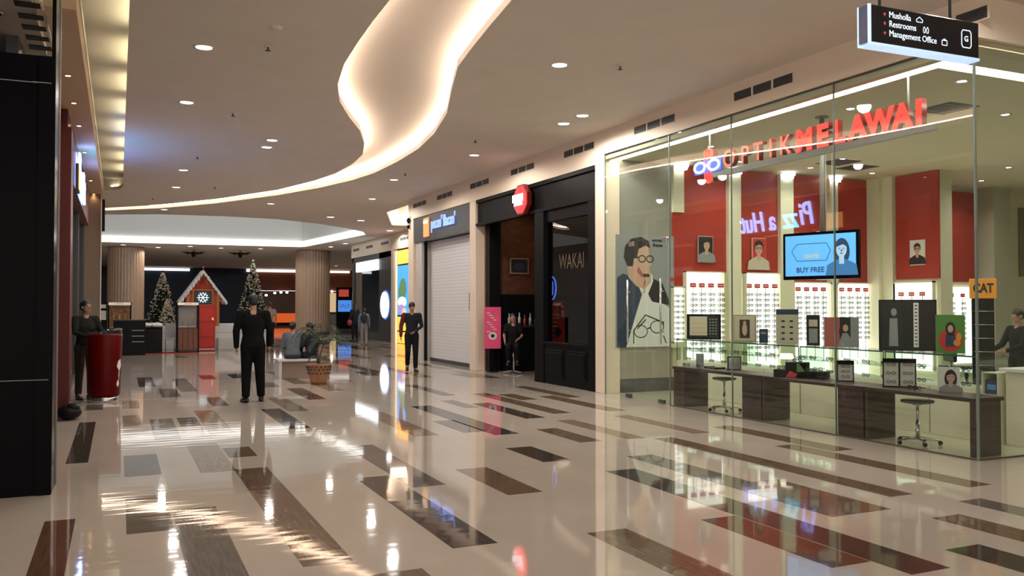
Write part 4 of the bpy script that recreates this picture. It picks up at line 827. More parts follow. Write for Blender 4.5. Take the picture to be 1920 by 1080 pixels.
b = MB(); b.box(-3.4, -3.15, -.04, .1, 0, 4.0); b.box(1.55, 3.45, -.04, .1, 0, 4.0); b.box(-3.4, 3.45, -.04, .1, 3.75, 4.0); b.box(-3.15, 1.55, -.04, .1, 0, .12); b.obj('surround', M_DARK, t)
MB().box(-3.15, 1.55, .02, .035, .12, 3.75).obj('shop_window', M_DKGLASS, t); MB().bbox(-2.4, 1.5, -.12, -.04, 3.25, 3.72, .02).obj('name_box', lit('name_box', (.88, .95, 1.0), 1.6), t)
MB().prism(oval(2.65, 1.63, .62, .58, 28), -.12, -.04).obj('oval_sign', lit('oval_white', (.85, .95, 1.0), 2.2), t); MB().prism(oval(2.65, 1.63, .70, .66, 28), -.08, -.041).obj('oval_rim', lit('oval_blue', (.05, .15, .6), .4), t)
structbox('wall_recess_back', mat('dim_shop', (.22, .20, .16), .7), (13.4, 13.5, 36.35, 43.4, 0, 4.7)); structbox('wall_recess_end', M_STONE, (11.0, 13.5, 43.3, 43.4, 0, 4.0))
spot('window_glow', (12.2, 40, 3.9), 60, 140, (1, .9, .7))
for k in range(3):
    y = 38.2 + k * 1.5; q = thing('clothes_rail', 'dim garment rack inside the glass window of the dark shop, %s' % ('nearest', 'middle', 'furthest')[k], 'rack', (12.4, y, 0), FX, 'garment racks behind glass')
    MB().cyl((-.5, 0, 0), (-.5, 0, 1.5), .02, n=6).cyl((.5, 0, 0), (.5, 0, 1.5), .02, n=6).cyl((-.5, 0, 1.5), (.5, 0, 1.5), .02, n=6).obj('frame', M_CHROME, q)
    for j in range(6): MB().bbox(-.44 + .15 * j, -.36 + .15 * j, -.2, .2, .5 + .1 * (j % 2), 1.42, .02).obj('garment', (PBE, PG, PW, PR)[(j + k) % 4], q)

# ============================================================ LEFT SIDE
b = MB(); b.box(-9, -.60, 8.1, 8.3, 0, 3.63); b.bbox(-.62, -.49, 8.08, 8.55, 0, 3.63, .008); b.bbox(-.52, -.49, 8.08, 8.55, 3.62, 4.7, .004)
struct(b.obj('wall_black_left', M_BLACK))
structbox('trim_6', mat('joint_grey', (.25, .25, .25), .4), (-3, -.52, 8.074, 8.08, .945, .951)); structbox('trim_7', mat('joint_grey', (.25, .25, .25), .4), (-3, -.60, 8.092, 8.1, 3.40, 3.406), (-.66, -.52, 8.074, 8.08, 3.40, 3.406))
structbox('trim_8', mat('edge_grey', (.30, .29, .27), .4), (-.49, -.478, 8.53, 8.56, 0, 4.7))
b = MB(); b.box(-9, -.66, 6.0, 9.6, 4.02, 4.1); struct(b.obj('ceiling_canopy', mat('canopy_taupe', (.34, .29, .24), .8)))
t = thing('ceiling_louvre', 'black slotted air louvre in the canopy ceiling, upper left corner', 'air vent', (-.70, 8.6, 4.015), 0)
for k in range(5): MB().box(-.09, .10, -.66 + .325 * k, -.53 + .325 * k, -.006, .0).obj('slot', M_BLACKM, t)
MB().box(.10, .12, -.75, .75, -.012, 0).obj('edge_strip', mat('cream_strip', (.6, .55, .40), .5), t)
dup(c0, (-.98, 8.35, 4.02), label='small round lamp in the canopy ceiling at the left picture edge')
# red portal, glazed restaurant front and neon on the shop line x = -0.8
structbox('wall_red_portal', mat('portal_red', (.10, .007, .006), .35), (-1.1, -.62, 13.6, 14.2, 0, 4.08), (-1.1, -.70, 14.2, 24.4, 3.6, 4.45))
structbox('wall_left_glazing', M_DARK, (-.90, -.80, 14.2, 14.3, 0, 3.6), (-.90, -.80, 17.5, 17.6, 0, 3.6), (-.90, -.80, 20.9, 21.0, 0, 3.6), (-.90, -.80, 24.2, 24.4, 0, 3.6), (-.9, -.8, 14.2, 24.4, 0, .1))
for i, (y0, y1) in enumerate(((14.3, 17.5), (17.6, 20.9), (21.0, 24.2))): pane('window_%d' % (9 + i), -.86, -.85, y0, y1, .1, 3.6, M_DKGLASS)
structbox('wall_left_room', mat('room_brown', (.20, .12, .08), .7), (-6, -5.9, 9.6, 25, 0, 4.4)); structbox('wall_left_room_near', mat('room_brown', (.20, .12, .08), .7), (-6, -1.1, 13.4, 13.5, 0, 4.4))
spot('room_glow', (-3.2, 19, 4.2), 60, 150, (1, .75, .5))
structbox('wall_left_hidden', M_DARK, (-.95, -.85, 9.0, 13.6, 0, 4.45))
t = thing('neon_sign', 'purple and blue neon script sign seen edge-on, mirrored in the shop glass', 'sign', (-.66, 18.6, 3.95), PI / 2)
t_p = lit('neon_violet', (.22, .36, 1.0), 11.0); t_c = lit('neon_cyan', (.05, .62, 1.0), 11.0)
text('lettering', 'Pi', .86, t_p, t, (-1.22, 0, .03), ext=.02, bold=.008, shear=.25, sx=.8); text('lettering', 'zz', .82, t_c, t, (-.62, 0, -.03), ext=.02, bold=.008, shear=.25, sx=.8); text('lettering', 'a Hut', .80, t_p, t, (.68, 0, -.04), ext=.02, bold=.008, shear=.25, sx=.8)
MB().box(-1.6, 1.6, .03, .05, -.02, .02).obj('rail', M_DARK, t)
t = thing('menu_lightbox', 'small orange lit menu box at the left end of the neon script', 'sign', (-.62, 16.4, 3.75), PI / 2); MB().bbox(-.3, .3, 0, .05, -.25, .2, .01).obj('box_body', M_DARK, t); MB().box(-.27, .27, -.006, 0, -.22, .17).obj('light_face', lit('menu_glow', (1, .42, .15), 1.6), t)
structbox('wall_brown_end', mat('end_wall', (.22, .155, .105), .5), (-3, -.43, 24.6, 25.3, 0, 4.45)); structbox('trim_9', M_FASCIA, (-.43, -.405, 24.58, 24.62, 0, 4.45)); structbox('trim_10', M_BLACKM, (-.43, -.34, 24.9, 25.0, 3.52, 4.35))
# red round podium
t = thing('round_podium', 'dark red round podium on a steel foot with a white emblem', 'podium', (-.20, 15.65, 0), 0)
MB().lathe([(.001, .10), (.235, .10), (.24, .12), (.272, 1.08), (.265, 1.10), (.001, 1.10)], 40).obj('drum', mat('podium_red', (.095, .001, .001), .35, spec=.15), t)
MB().lathe([(.001, 0), (.215, 0), (.22, .02), (.22, .10), (.001, .10)], 36).obj('foot', M_CHROME, t)
MB().lathe([(.24, 1.10), (.262, 1.10), (.262, 1.19), (.24, 1.19)], 36).obj('acrylic_rim', glassmat('smoky_acrylic', (.45, .40, .36), 1.0), t)
b = MB()
def onr(a, z, w_, h, mi=0):
    vs = []
    for (da, dz) in ((-w_, -h * .2), (0, -h), (w_, -h * .2), (w_ * .4, h), (-w_ * .6, h * .6)):
        r_ = .238 + .034 * (z + dz - .12) + .004; vs.append((r_ * math.cos(a + da), r_ * math.sin(a + da), z + dz))
    b.add(vs, [(0, 1, 2, 3, 4)], mi)
onr(-.52, .60, .24, .10); onr(-.52, .45, .05, .12); onr(-.60, .30, .14, .06); b.obj('emblem', PW, t, fix=False)
t = thing('floor_bag', 'black bag slumped on the floor against the red portal', 'bag', (-.60, 13.35, 0), 0); MB().ell((0, 0, .10), (.16, .20, .10)).ell((.05, -.05, .16), (.09, .10, .07)).obj('bag_body', M_BLACKM, t); MB().tube([(-.05, -.06, .16), (-.02, -.06, .28), (.06, -.06, .27), (.08, -.06, .17)], [.008] * 4, n=6).obj('bag_handle', M_DARK, t)
# barrier post with hose-like cable near the portal
t = thing('door_rail', 'thin grey door edge rail standing by the red portal', 'rail', (-.74, 14.6, 0), 0); MB().cyl((0, 0, 0), (0, 0, 2.2), .012, n=8).obj('post', M_CHROME, t); MB().cyl((0, 0, 0), (0, 0, .015), .05, n=12).obj('foot', M_CHROME, t)

# ============================================================ HANGING WAYFINDING SIGN
t = thing('hanging_sign', 'black lit direction sign with white lines of text, hung from the ceiling', 'sign', (5.97, 4.98, 3.635), R(-1.5))
structbox('wall_side_unseen', M_STONE, (9.0, 25.8, .8, 1.0, 0, 4.7))  # unseen wall, added to keep the bright world out of the corner glass
MB().bbox(-.60, .60, -.02, .09, 0, .30, .006).obj('sign_box', mat('sign_black', (.008, .008, .012), .25), t)
MB().box(-.60, .60, -.025, .095, -.022, 0).box(-.625, -.60, -.025, -.012, -.022, .30).box(-.625, -.60, .082, .095, -.022, .30).obj('frame_edge', mat('frame_ice', (.55, .68, .85), .3, emit=(.45, .65, 1.0), es=.55), t)
MB().box(-.622, -.60, -.012, .082, 0, .295).obj('end_cap', mat('end_cap_blue', (.05, .07, .14), .3), t)
ink = lit('sign_text', (.72, .86, 1.0), .75)
for s_, z in (('Musholla', .238), ('Restrooms', .165), ('Management Office', .088)): text('lettering', s_, .072, ink, t, (-.41, -.022, z), ext=.0008, bold=.0, align='LEFT', sx=.92)
for z, c in ((.238, '\u2191'), (.165, '\u2197'), (.088, '\u2192')):
    b = MB(); b.flat([(-.475, z), (-.455, z + .012), (-.435, z), (-.448, z), (-.448, z - .014), (-.462, z - .014), (-.462, z)], -.021, 0); b.obj('arrow', mat('arrow_red', (.35, .05, .04), .5, emit=(.6, .1, .06), es=.4), t, fix=False)
def outline(b, pts, w_, y=-.0225):
    n = len(pts)
    for k in range(n):
        p, q = pts[k], pts[(k + 1) % n]; L = math.hypot(q[0] - p[0], q[1] - p[1]) or 1; nx, nz = -(q[1] - p[1]) / L * w_, (q[0] - p[0]) / L * w_
        b.flat([(p[0] - nx, p[1] - nz), (q[0] - nx, q[1] - nz), (q[0] + nx, q[1] + nz), (p[0] + nx, p[1] + nz)], y)
b = MB(); outline(b, [(-.11, .22), (-.05, .22), (-.045, .238), (-.08, .262), (-.115, .238)], .003); b.obj('mosque_icon', ink, t, fix=False)
b = MB(); outline(b, [(-.035, .14), (-.02, .14), (-.015, .17), (-.028, .19), (-.04, .17)], .0025); outline(b, [(.0, .14), (.015, .14), (.02, .17), (.008, .19), (-.005, .17)], .0025); b.obj('restroom_icon', ink, t, fix=False)
b = MB(); outline(b, [(.17, .065), (.225, .065), (.225, .105), (.17, .105)], .003); outline(b, [(.187, .105), (.187, .116), (.208, .116), (.208, .105)], .0025); b.obj('case_icon', ink, t, fix=False)
b = MB(); outline(b, [(.41, .075), (.49, .075), (.505, .095), (.505, .20), (.49, .22), (.41, .22), (.395, .20), (.395, .095)], .004); b.obj('letter_frame', ink, t, fix=False)
text('lettering', 'G', .065, ink, t, (.45, -.022, .147), ext=.0008, bold=.001)
for x in (-.45, .33): MB().cyl((x, .035, .30), (x, .035, 1.065), .012, n=10).cyl((x, .035, 1.05), (x, .035, 1.065), .035, n=12).obj('hanging_rod', M_DARK, t)
# ============================================================ FAR END
structbox('wall_far', mat('far_blue', (.016, .028, .060), .5, noise=.35, nscale=.5), (-9, 10.3, 74, 74.2, 0, 4.7))
structbox('wall_far_right', mat('far_wood', (.16, .045, .022), .5, noise=.3, nscale=3, stretch=(8, 1, .3)), (10.3, 24, 74, 74.2, 2.9, 4.7)); structbox('wall_far_shop', mat('far_shop', (.10, .075, .05), .6), (10.3, 24, 76.5, 76.7, 0, 2.9))
structbox('wall_far_left', M_STONE, (-9, -8.9, 26, 74, 0, 4.7))
tag(MB().box(1.6, 5.2, 73.85, 73.99, 4.42, 4.62).obj('light_line', M_LEDW), 'white light line at the far wall behind the left tree', 'light strip')
tag(MB().box(9.6, 14.0, 73.85, 73.99, 4.44, 4.64).obj('light_line', M_LEDW), 'white light line above the red brown far shop, left of the right column', 'light strip')
tag(MB().box(15.6, 18.2, 73.85, 73.99, 4.46, 4.62).obj('light_line', M_LEDW), 'white light line above the far shop, right of the right column', 'light strip')
for k, (x, z) in enumerate(((11.2, 2.5), (11.9, 2.7), (12.4, 2.75), (12.9, 2.75), (16.7, 2.85), (17.3, 2.7))):
    q = thing('track_light', 'small bright shop spotlight at the far end, %s of six from the left' % ('first', 'second', 'third', 'fourth', 'fifth', 'sixth')[k], 'lamp', (x, 73.97, z), 0, 'far shop spotlights'); MB().ell((0, 0, 0), (.11, .11, .08)).obj('lens', lit('far_lamp', (1, .9, .95), 8), q); MB().cyl((0, 0, .05), (0, 0, 2.93 - z), .02, n=6).obj('stem', M_DARK, q)
t = thing('shop_counter', 'orange lit counter of the far shop behind the standing woman', 'counter', (12.6, 72.5, 0), 0); MB().bbox(-1.3, 1.3, -.4, .4, .25, 1.0, .02).obj('orange_front', mat('counter_orange', (.62, .10, .03), .4, emit=(1, .16, .03), es=.35), t); MB().box(-1.3, 1.3, -.35, .4, 0, .25).obj('plinth', M_BLACKM, t)
t = thing('sign_totem', 'dark totem with a blue lit face and small red sign beside the right column', 'sign', (14.4, 60.0, 0), 0); MB().bbox(-.55, .55, -.1, .1, 0, 2.9, .01).obj('totem_body', M_BLACKM, t); MB().box(-.45, .5, -.12, -.1, 1.2, 2.0).obj('blue_face', lit('totem_blue', (.05, .2, .6), .8), t); MB().box(-.4, .3, -.12, -.1, 2.25, 2.75).obj('red_face', lit('totem_red', (.5, .06, .04), .5), t); text('lettering', 'SALE', .36, PW, t, (0, -.125, 1.6), ext=.002)
t = thing('far_display', 'cream lit display wall of the far shop right of the right column', 'display', (17.0, 72.0, 0), 0); MB().box(-1.5, 1.6, 0, .1, 1.1, 2.7).obj('lit_panel', lit('far_cream', (.75, .55, .3), .45), t); MB().box(-1.5, 1.6, -.3, .1, 0, .9).obj('base', PG, t)
def column(lab, x, y, r):
    t = thing('fluted_column', lab, 'column', (x, y, 0), 0, 'round wood clad columns'); n = 144; vs = []
    for z in (.15, 4.70):
        for k in range(n): rr = r + (.018 if (k // 2) % 2 else 0); vs.append((rr * math.cos(2 * PI * k / n), rr * math.sin(2 * PI * k / n), z))
    MB().add(vs, [(k, (k + 1) % n, n + (k + 1) % n, n + k) for k in range(n)]).obj('cladding', M_WOODCOL, t); MB().lathe([(.001, 0), (r + .03, 0), (r + .03, .15), (.001, .15)], 48).obj('base', M_CHAR, t)
column('big round fluted wooden column behind the palm and the bench', 9.95, 48.9, .93); column('big round fluted wooden column behind the left food kiosk', .35, 50, .88)
# chandelier-like dark ceiling decorations
for k, (x, y) in enumerate(((3.75, 50.5), (6.15, 50.0))):
    q = thing('ceiling_ornament', ('left' if k == 0 else 'right') + ' one of two dark spiky ornaments hanging above the gingerbread hut', 'ornament', (x, y, 4.7), 0, 'dark ceiling ornaments')
    MB().cyl((0, 0, -.15), (0, 0, 0), .02, n=6).obj('stem', M_DARK, q)
    for j in range(8):
        a = 2 * PI * j / 8; MB().tube([(0, 0, -.15), (.35 * math.cos(a), .35 * math.sin(a), -.22), (.62 * math.cos(a), .62 * math.sin(a), -.12)], [.03, .045, .01], n=6).obj('arm', M_BLACKM, q)
    MB().ell((0, 0, -.28), (.12, .12, .16)).obj('core', M_BLACKM, q)
# ------------------------------------------------------------ Christmas stage
t = thing('stage', 'low white stage with a step, carrying the hut and the trees', 'stage', (3.2, 35.5, 0), 0)
MB().bbox(-1.9, 1.85, -2.2, 3.2, 0, .84, .02).obj('platform', mat('stage_white', (.60, .62, .62), .5), t); MB().bbox(.1, 1.0, -2.65, -2.2, 0, .42, .01).obj('step', mat('stage_white', (.60, .62, .62), .5), t); MB().box(-1.9, 1.85, -2.205, -2.2, .60, .615).obj('joint', PG, t)
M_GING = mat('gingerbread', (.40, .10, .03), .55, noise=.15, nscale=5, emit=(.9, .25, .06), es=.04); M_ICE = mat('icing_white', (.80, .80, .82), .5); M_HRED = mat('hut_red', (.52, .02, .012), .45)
t = thing('gingerbread_hut', 'orange brown gingerbread hut with snowy roof and a framed snowflake', 'hut', (2.83, 33.75, .84), 0)
MB().prism([(-.52, 0), (.52, 0), (.52, 1.05), (.02, 1.85), (-.52, 1.05)], -.02, 1.1).obj('body', M_GING, t)
for s in (-1, 1): MB().prism([(s * .84, .90), (s * .80, .80), (0, 1.93), (0, 2.06)], -.30, 1.15).obj('roof_slope', M_ICE, t); MB().bbox(s * .52 - .05, s * .52 + .05, -.22, -.12, 0, 1.2, .01).obj('post', M_GING, t)
b = MB(); random.seed(3)
for s in (-1, 1):
    for k in range(9): f = k / 8; b.ell((s * (.80 - .72 * f), -.31, .84 + 1.03 * f), (.05, .03, .06 + .03 * (k % 2)), n=8, m=5)
b.obj('icicles', M_ICE, t)
MB().bbox(-.38, .38, -.10, -.04, .72, 1.37, .01).obj('window_frame', M_GING, t); MB().box(-.31, .31, -.11, -.10, .79, 1.30).obj('window_panel', mat('panel_night', (.02, .035, .05), .4), t)
b = MB()
for k in range(6):
    a = PI * k / 6 * 2; b.tube([(0, -.125, 1.045), (.20 * math.cos(a), -.125, 1.045 + .20 * math.sin(a))], [.012, .012], n=5)
    for q in (-.5, .5): b.tube([(.11 * math.cos(a), -.125, 1.045 + .11 * math.sin(a)), (.18 * math.cos(a + q), -.125, 1.045 + .18 * math.sin(a + q))], [.010, .010], n=5)
b.obj('snowflake', lit('snow_print', (.75, .9, .95), .8), t)
b = MB()
for k in range(5): x = -.24 + .12 * k; b.tube([(x, -.05, 1.42), (x * .4, -.05, 1.62 - abs(x) * .3), (x * .2, -.05, 1.74)], [.014] * 3, n=5)
b.tube([(-.30, -.05, 1.40), (.30, -.05, 1.40)], [.02] * 2, n=6); b.obj('gable_scroll', M_HRED, t)
MB().tube([(0, -.2, 2.0), (0, -.2, 2.16)], [.02, .01], n=6).ell((0, -.2, 2.16), .04).obj('finial', PR, t)
t = thing('red_door_panel', 'tall red panelled door board in front of the hut', 'door board', (2.80, 32.0, 0), 0)
MB().bbox(-.31, .31, 0, .08, .0, 1.60, .01).obj('board', mat('door_red', (.42, .016, .010), .4), t)
for z0, z1 in ((.12, .42), (.5, .95), (1.03, 1.5)): MB().bbox(-.24, .24, -.015, 0, z0, z1, .006).obj('inset', M_HRED, t)
MB().ell((.22, -.03, 1.12), (.03, .03, .05)).obj('door_knob', lit('knob_gold', (.9, .5, .2), .4), t); MB().box(-.31, .31, -.02, 0, .05, .08).obj('sill_line', M_ICE, t)
def tree(lab, x, y, z, H, RR, seed):
    t = thing('christmas_tree', lab, 'tree', (x, y, z), 0, 'decorated christmas trees'); rr = random.Random(seed); g = MB(); s_ = MB(); nb = 0
    for k in range(900):
        f = rr.random() ** .75; zz = H * (.05 + .93 * f); r_ = RR * (1 - f) ** .9 * (.72 + .38 * rr.random()) + .02; a = rr.random() * 2 * PI
        tip = Vector((r_ * math.cos(a), r_ * math.sin(a), zz - .12 * r_ / RR - .02)); base = Vector((r_ * .45 * math.cos(a), r_ * .45 * math.sin(a), zz + .05)); sd = Vector((-math.sin(a), math.cos(a), .0)) * (.035 + .03 * rr.random()); up = Vector((0, 0, .02))
        g.add([base - sd, base + sd, tip, base + up, base - up * 2], [(0, 1, 2), (0, 3, 2), (1, 2, 3), (0, 4, 2), (4, 1, 2)])
        if rr.random() < .50: s_.ell(tip + Vector((0, 0, .012)), (.03 + .012 * rr.random(), .03, .016 + .012 * rr.random()), n=5, m=4, mi=rr.choice((0, 0, 1)))
    g.obj('foliage', mat('fir_green', (.014, .034, .020), .7), t, fix=False); tag(s_.obj('snow_and_baubles', [mat('snow_tip', (.75, .72, .62), .6), mat('bauble_gold', (.62, .45, .25), .3, metal=.6)], t, fix=False), kind='stuff')
    MB().cyl((0, 0, 0), (0, 0, H * .3), .05, n=8).obj('trunk', M_WALNUT, t)
    g2 = MB()
    for k in range(5):
        a = 2 * PI * k / 5 + PI / 2; g2.tube([(0, 0, H), (.07 * math.cos(a), 0, H + .07 * math.sin(a))], [.02, .006], n=5)
    g2.obj('star', mat('star_gold', (.7, .6, .35), .3), t)
tree('snow tipped christmas tree left of the gingerbread hut', 1.55, 36.0, .845, 2.08, .60, 11); tree('tall snow tipped christmas tree behind the man in black', 4.93, 36.0, .845, 2.55, .64, 12)
tree('small christmas tree tucked between the left tree and the kiosk', 1.66, 34.6, .845, 1.05, .30, 13)
# ------------------------------------------------------------ kiosks
def kiosk(lab, x, y, w_, h, panel, seed):
    t = thing('food_kiosk', lab, 'kiosk', (x, y, 0), 0); hw = w_ / 2
    for (px, py) in ((-hw, 0), (hw, 0), (-hw, .5), (hw, .5)): MB().bbox(px - .025, px + .025, py - .025, py + .025, 0, h, .004).obj('post', M_BLACKM, t)
    MB().bbox(-hw - .03, hw + .03, -.04, .54, h, h + .08, .006).obj('canopy', M_BLACKM, t); MB().box(-hw, hw, -.052, -.042, h - .02, h + .07).obj('header', mat('header_cream', (.62, .55, .48), .5, emit=(1, .85, .7), es=.22), t)
    text('lettering', 'SNACK', .07, PR, t, (0, -.054, h + .025), ext=.001)
    MB().bbox(-hw + .03, hw - .03, 0, .48, .03, .85, .008).obj('cabinet', M_WALNUT, t)
    for k in range(4): xk = -hw + w_ * (k + .5) / 4; MB().bbox(xk - .07, xk + .07, -.012, 0, .10, .80, .004).obj('door', mat('kiosk_wood', (.16, .055, .025), .4), t)
    for k in range(4): xk = -hw + w_ * (k + .5) / 4; MB().cyl((xk + .08, -.01, .9), (xk + .08, -.01, h - .3), .012, n=6).obj('bar', mat('brass', (.5, .3, .15), .3, metal=.6), t)
    MB().box(-hw + .04, hw - .04, .2, .22, .9, h - .05).obj('back_board', panel, t)
    return t
kiosk('dark wood food kiosk with a cream header, beside the red door board', 2.14, 31.0, .66, 1.62, PG, 1)
kiosk('dark food kiosk at the left under the wooden column', .04, 31.0, .66, 1.62, mat('food_print', (.30, .14, .06), .5, noise=.6, nscale=14), 2)
t = thing('menu_board', 'narrow black and white menu board left of the left kiosk', 'sign', (-.45, 31.2, 0), 0); MB().bbox(-.14, .12, 0, .05, .6, 1.68, .006).obj('board', M_BLACKM, t); MB().box(-.10, .09, -.006, 0, 1.50, 1.62).box(-.12, .09, -.006, 0, 1.12, 1.42).obj('print', PW, t); MB().bbox(-.03, .03, .0, .05, 0, .6, .004).obj('post', M_BLACKM, t)
t = thing('black_cabinet', 'low black counter with pale stripes on its front, beside the podium', 'counter', (.38, 30.3, 0), 0); MB().bbox(-.52, .42, -.25, .25, 0, 1.10, .01).obj('cabinet', M_BLACKM, t)
for z in (.42, .60, .78): MB().box(.02, .38, -.258, -.25, z, z + .025).obj('stripe', PG, t)
MB().bbox(-.54, .44, -.27, .27, 1.10, 1.14, .006).obj('countertop', M_DARK, t)
t = thing('table', 'dark cloth covered table topped with artificial snow', 'table', (1.05, 31.2, 0), 0); MB().bbox(-.30, .30, -.3, .3, .84, .88, .004).obj('tabletop', M_BLACKM, t); MB().bbox(-.29, .29, -.29, .29, .0, .84, .02).obj('cloth', M_BLACKM, t)
b = MB(); random.seed(9); [b.ell((random.uniform(-.24, .24), random.uniform(-.2, .2), .93), (.12, .10, random.uniform(.05, .11)), n=8, m=5) for _ in range(12)]; s = b.obj('snow_pile', M_ICE); s.location = (1.05, 31.2, 0); tag(s, 'heap of white artificial snow on the dark cloth table', 'snow', kind='stuff')
t = thing('white_chair', 'white slatted chair between the dark table and the kiosk', 'chair', (1.60, 31.2, 0), 0); MB().bbox(-.16, .16, -.16, .16, .44, .48, .006).obj('seat', PG, t); MB().bbox(-.16, .16, .14, .17, .5, 1.0, .006).obj('backrest', PG, t)
for x in (-.14, .14):
    for y in (-.14, .14): MB().cyl((x, y, 0), (x, y, .44), .015, n=6).obj('leg', PG, t)
t = thing('red_mat', 'red mat on the floor under the kiosk area', 'mat', (1.5, 31.3, 0), 0); MB().box(-.9, .95, -.55, .4, .001, .012).obj('mat_pile', mat('mat_red', (.42, .02, .012), .8), t)

# ------------------------------------------------------------ bench and palm
t = thing('bench', 'white box bench where two women sit', 'bench', (3.63, 19.15, 0), 0)
MB().bbox(-.52, .42, -.32, .32, .37, .42, .008).obj('seat', mat('bench_white', (.62, .60, .60), .4), t); MB().bbox(-.50, -.44, -.30, .30, 0, .37, .004).obj('side_panel', mat('bench_white', (.62, .60, .60), .4), t); MB().bbox(.34, .40, -.30, .30, 0, .37, .004).obj('side_panel', mat('bench_white', (.62, .60, .60), .4), t); MB().bbox(-.44, .34, -.24, .24, 0, .37, .004).obj('core', mat('bench_tan', (.30, .22, .17), .5), t)
def palm(x, y):
    t = thing('potted_palm', 'small palm in a patterned terracotta pot beside the bench', 'plant', (x, y, 0), 0)
    MB().lathe([(.001, 0), (.15, 0), (.165, .05), (.20, .20), (.235, .36), (.25, .38), (.25, .41), (.22, .41), (.21, .36), (.001, .35)], 30).obj('pot', mat('terracotta', (.36, .17, .08), .6, noise=.15, nscale=6), t)
    b = MB()
    for k in range(16):
        a = 2 * PI * k / 16
        for (da, z, rr) in ((0, .22, .2045), (.2, .29, .222), (0, .345, .235)): b.ell(((rr) * math.cos(a + da), (rr) * math.sin(a + da), z), (.028, .028, .022), n=6, m=4)
    b.obj('relief_pattern', mat('pot_dark', (.06, .045, .04), .6), t)
    b = MB(); b.lathe([(.001, .37), (.215, .37)], 20); b.obj('soil', mat('soil', (.03, .02, .015), .9), t, fix=False)
    MB().tube([(0, 0, .34), (.03, 0, .60), (.10, .0, .78)], [.025, .02, .015], n=8).tube([(.0, .03, .34), (-.03, .04, .55), (.02, .05, .80)], [.02, .016, .012], n=8).obj('trunk', mat('palm_stem', (.12, .08, .04), .7), t)
    rr = random.Random(4)
    for k in range(15):
        a = 2 * PI * k / 15 + rr.random() * .3; L = .42 + .30 * rr.random(); rise = .10 + .42 * rr.random(); b = MB(); pts = []; ox, oz = (.10, .76) if k % 2 else (.02, .78)
        if k in (2, 6): ox, oz, L, rise = .05, .46, .3, .15
        for i in range(9):
            f = i / 8; r_ = L * f; pts.append(Vector((ox + r_ * math.cos(a), .02 + r_ * math.sin(a), oz + rise * math.sin(f * 2.3) - .18 * f * f)))
        b.tube(pts, [.006 - .0005 * i for i in range(9)], n=4)
        for i in range(1, 9):
            for s in (-1, 1):
                for sub in (0, .5):
                    p = pts[i] if sub == 0 else (pts[i] + pts[i - 1]) / 2; d = (pts[i] - pts[i - 1]).normalized(); sd = Vector((-math.sin(a), math.cos(a), 0)) * s; ll = .15 * (1 - .45 * (i / 8)); tip = p + (sd * .8 + d * .6).normalized() * ll + Vector((0, 0, -.05)); wv = d * .011
                    m_ = (p + tip) / 2 + Vector((0, 0, .012)); b.add([p, m_ - wv, tip, m_ + wv], [(0, 1, 2, 3)])
        b.obj('frond', mat('palm_leaf', (.030, .055, .022), .5), t, fix=False)
palm(3.68, 17.45)

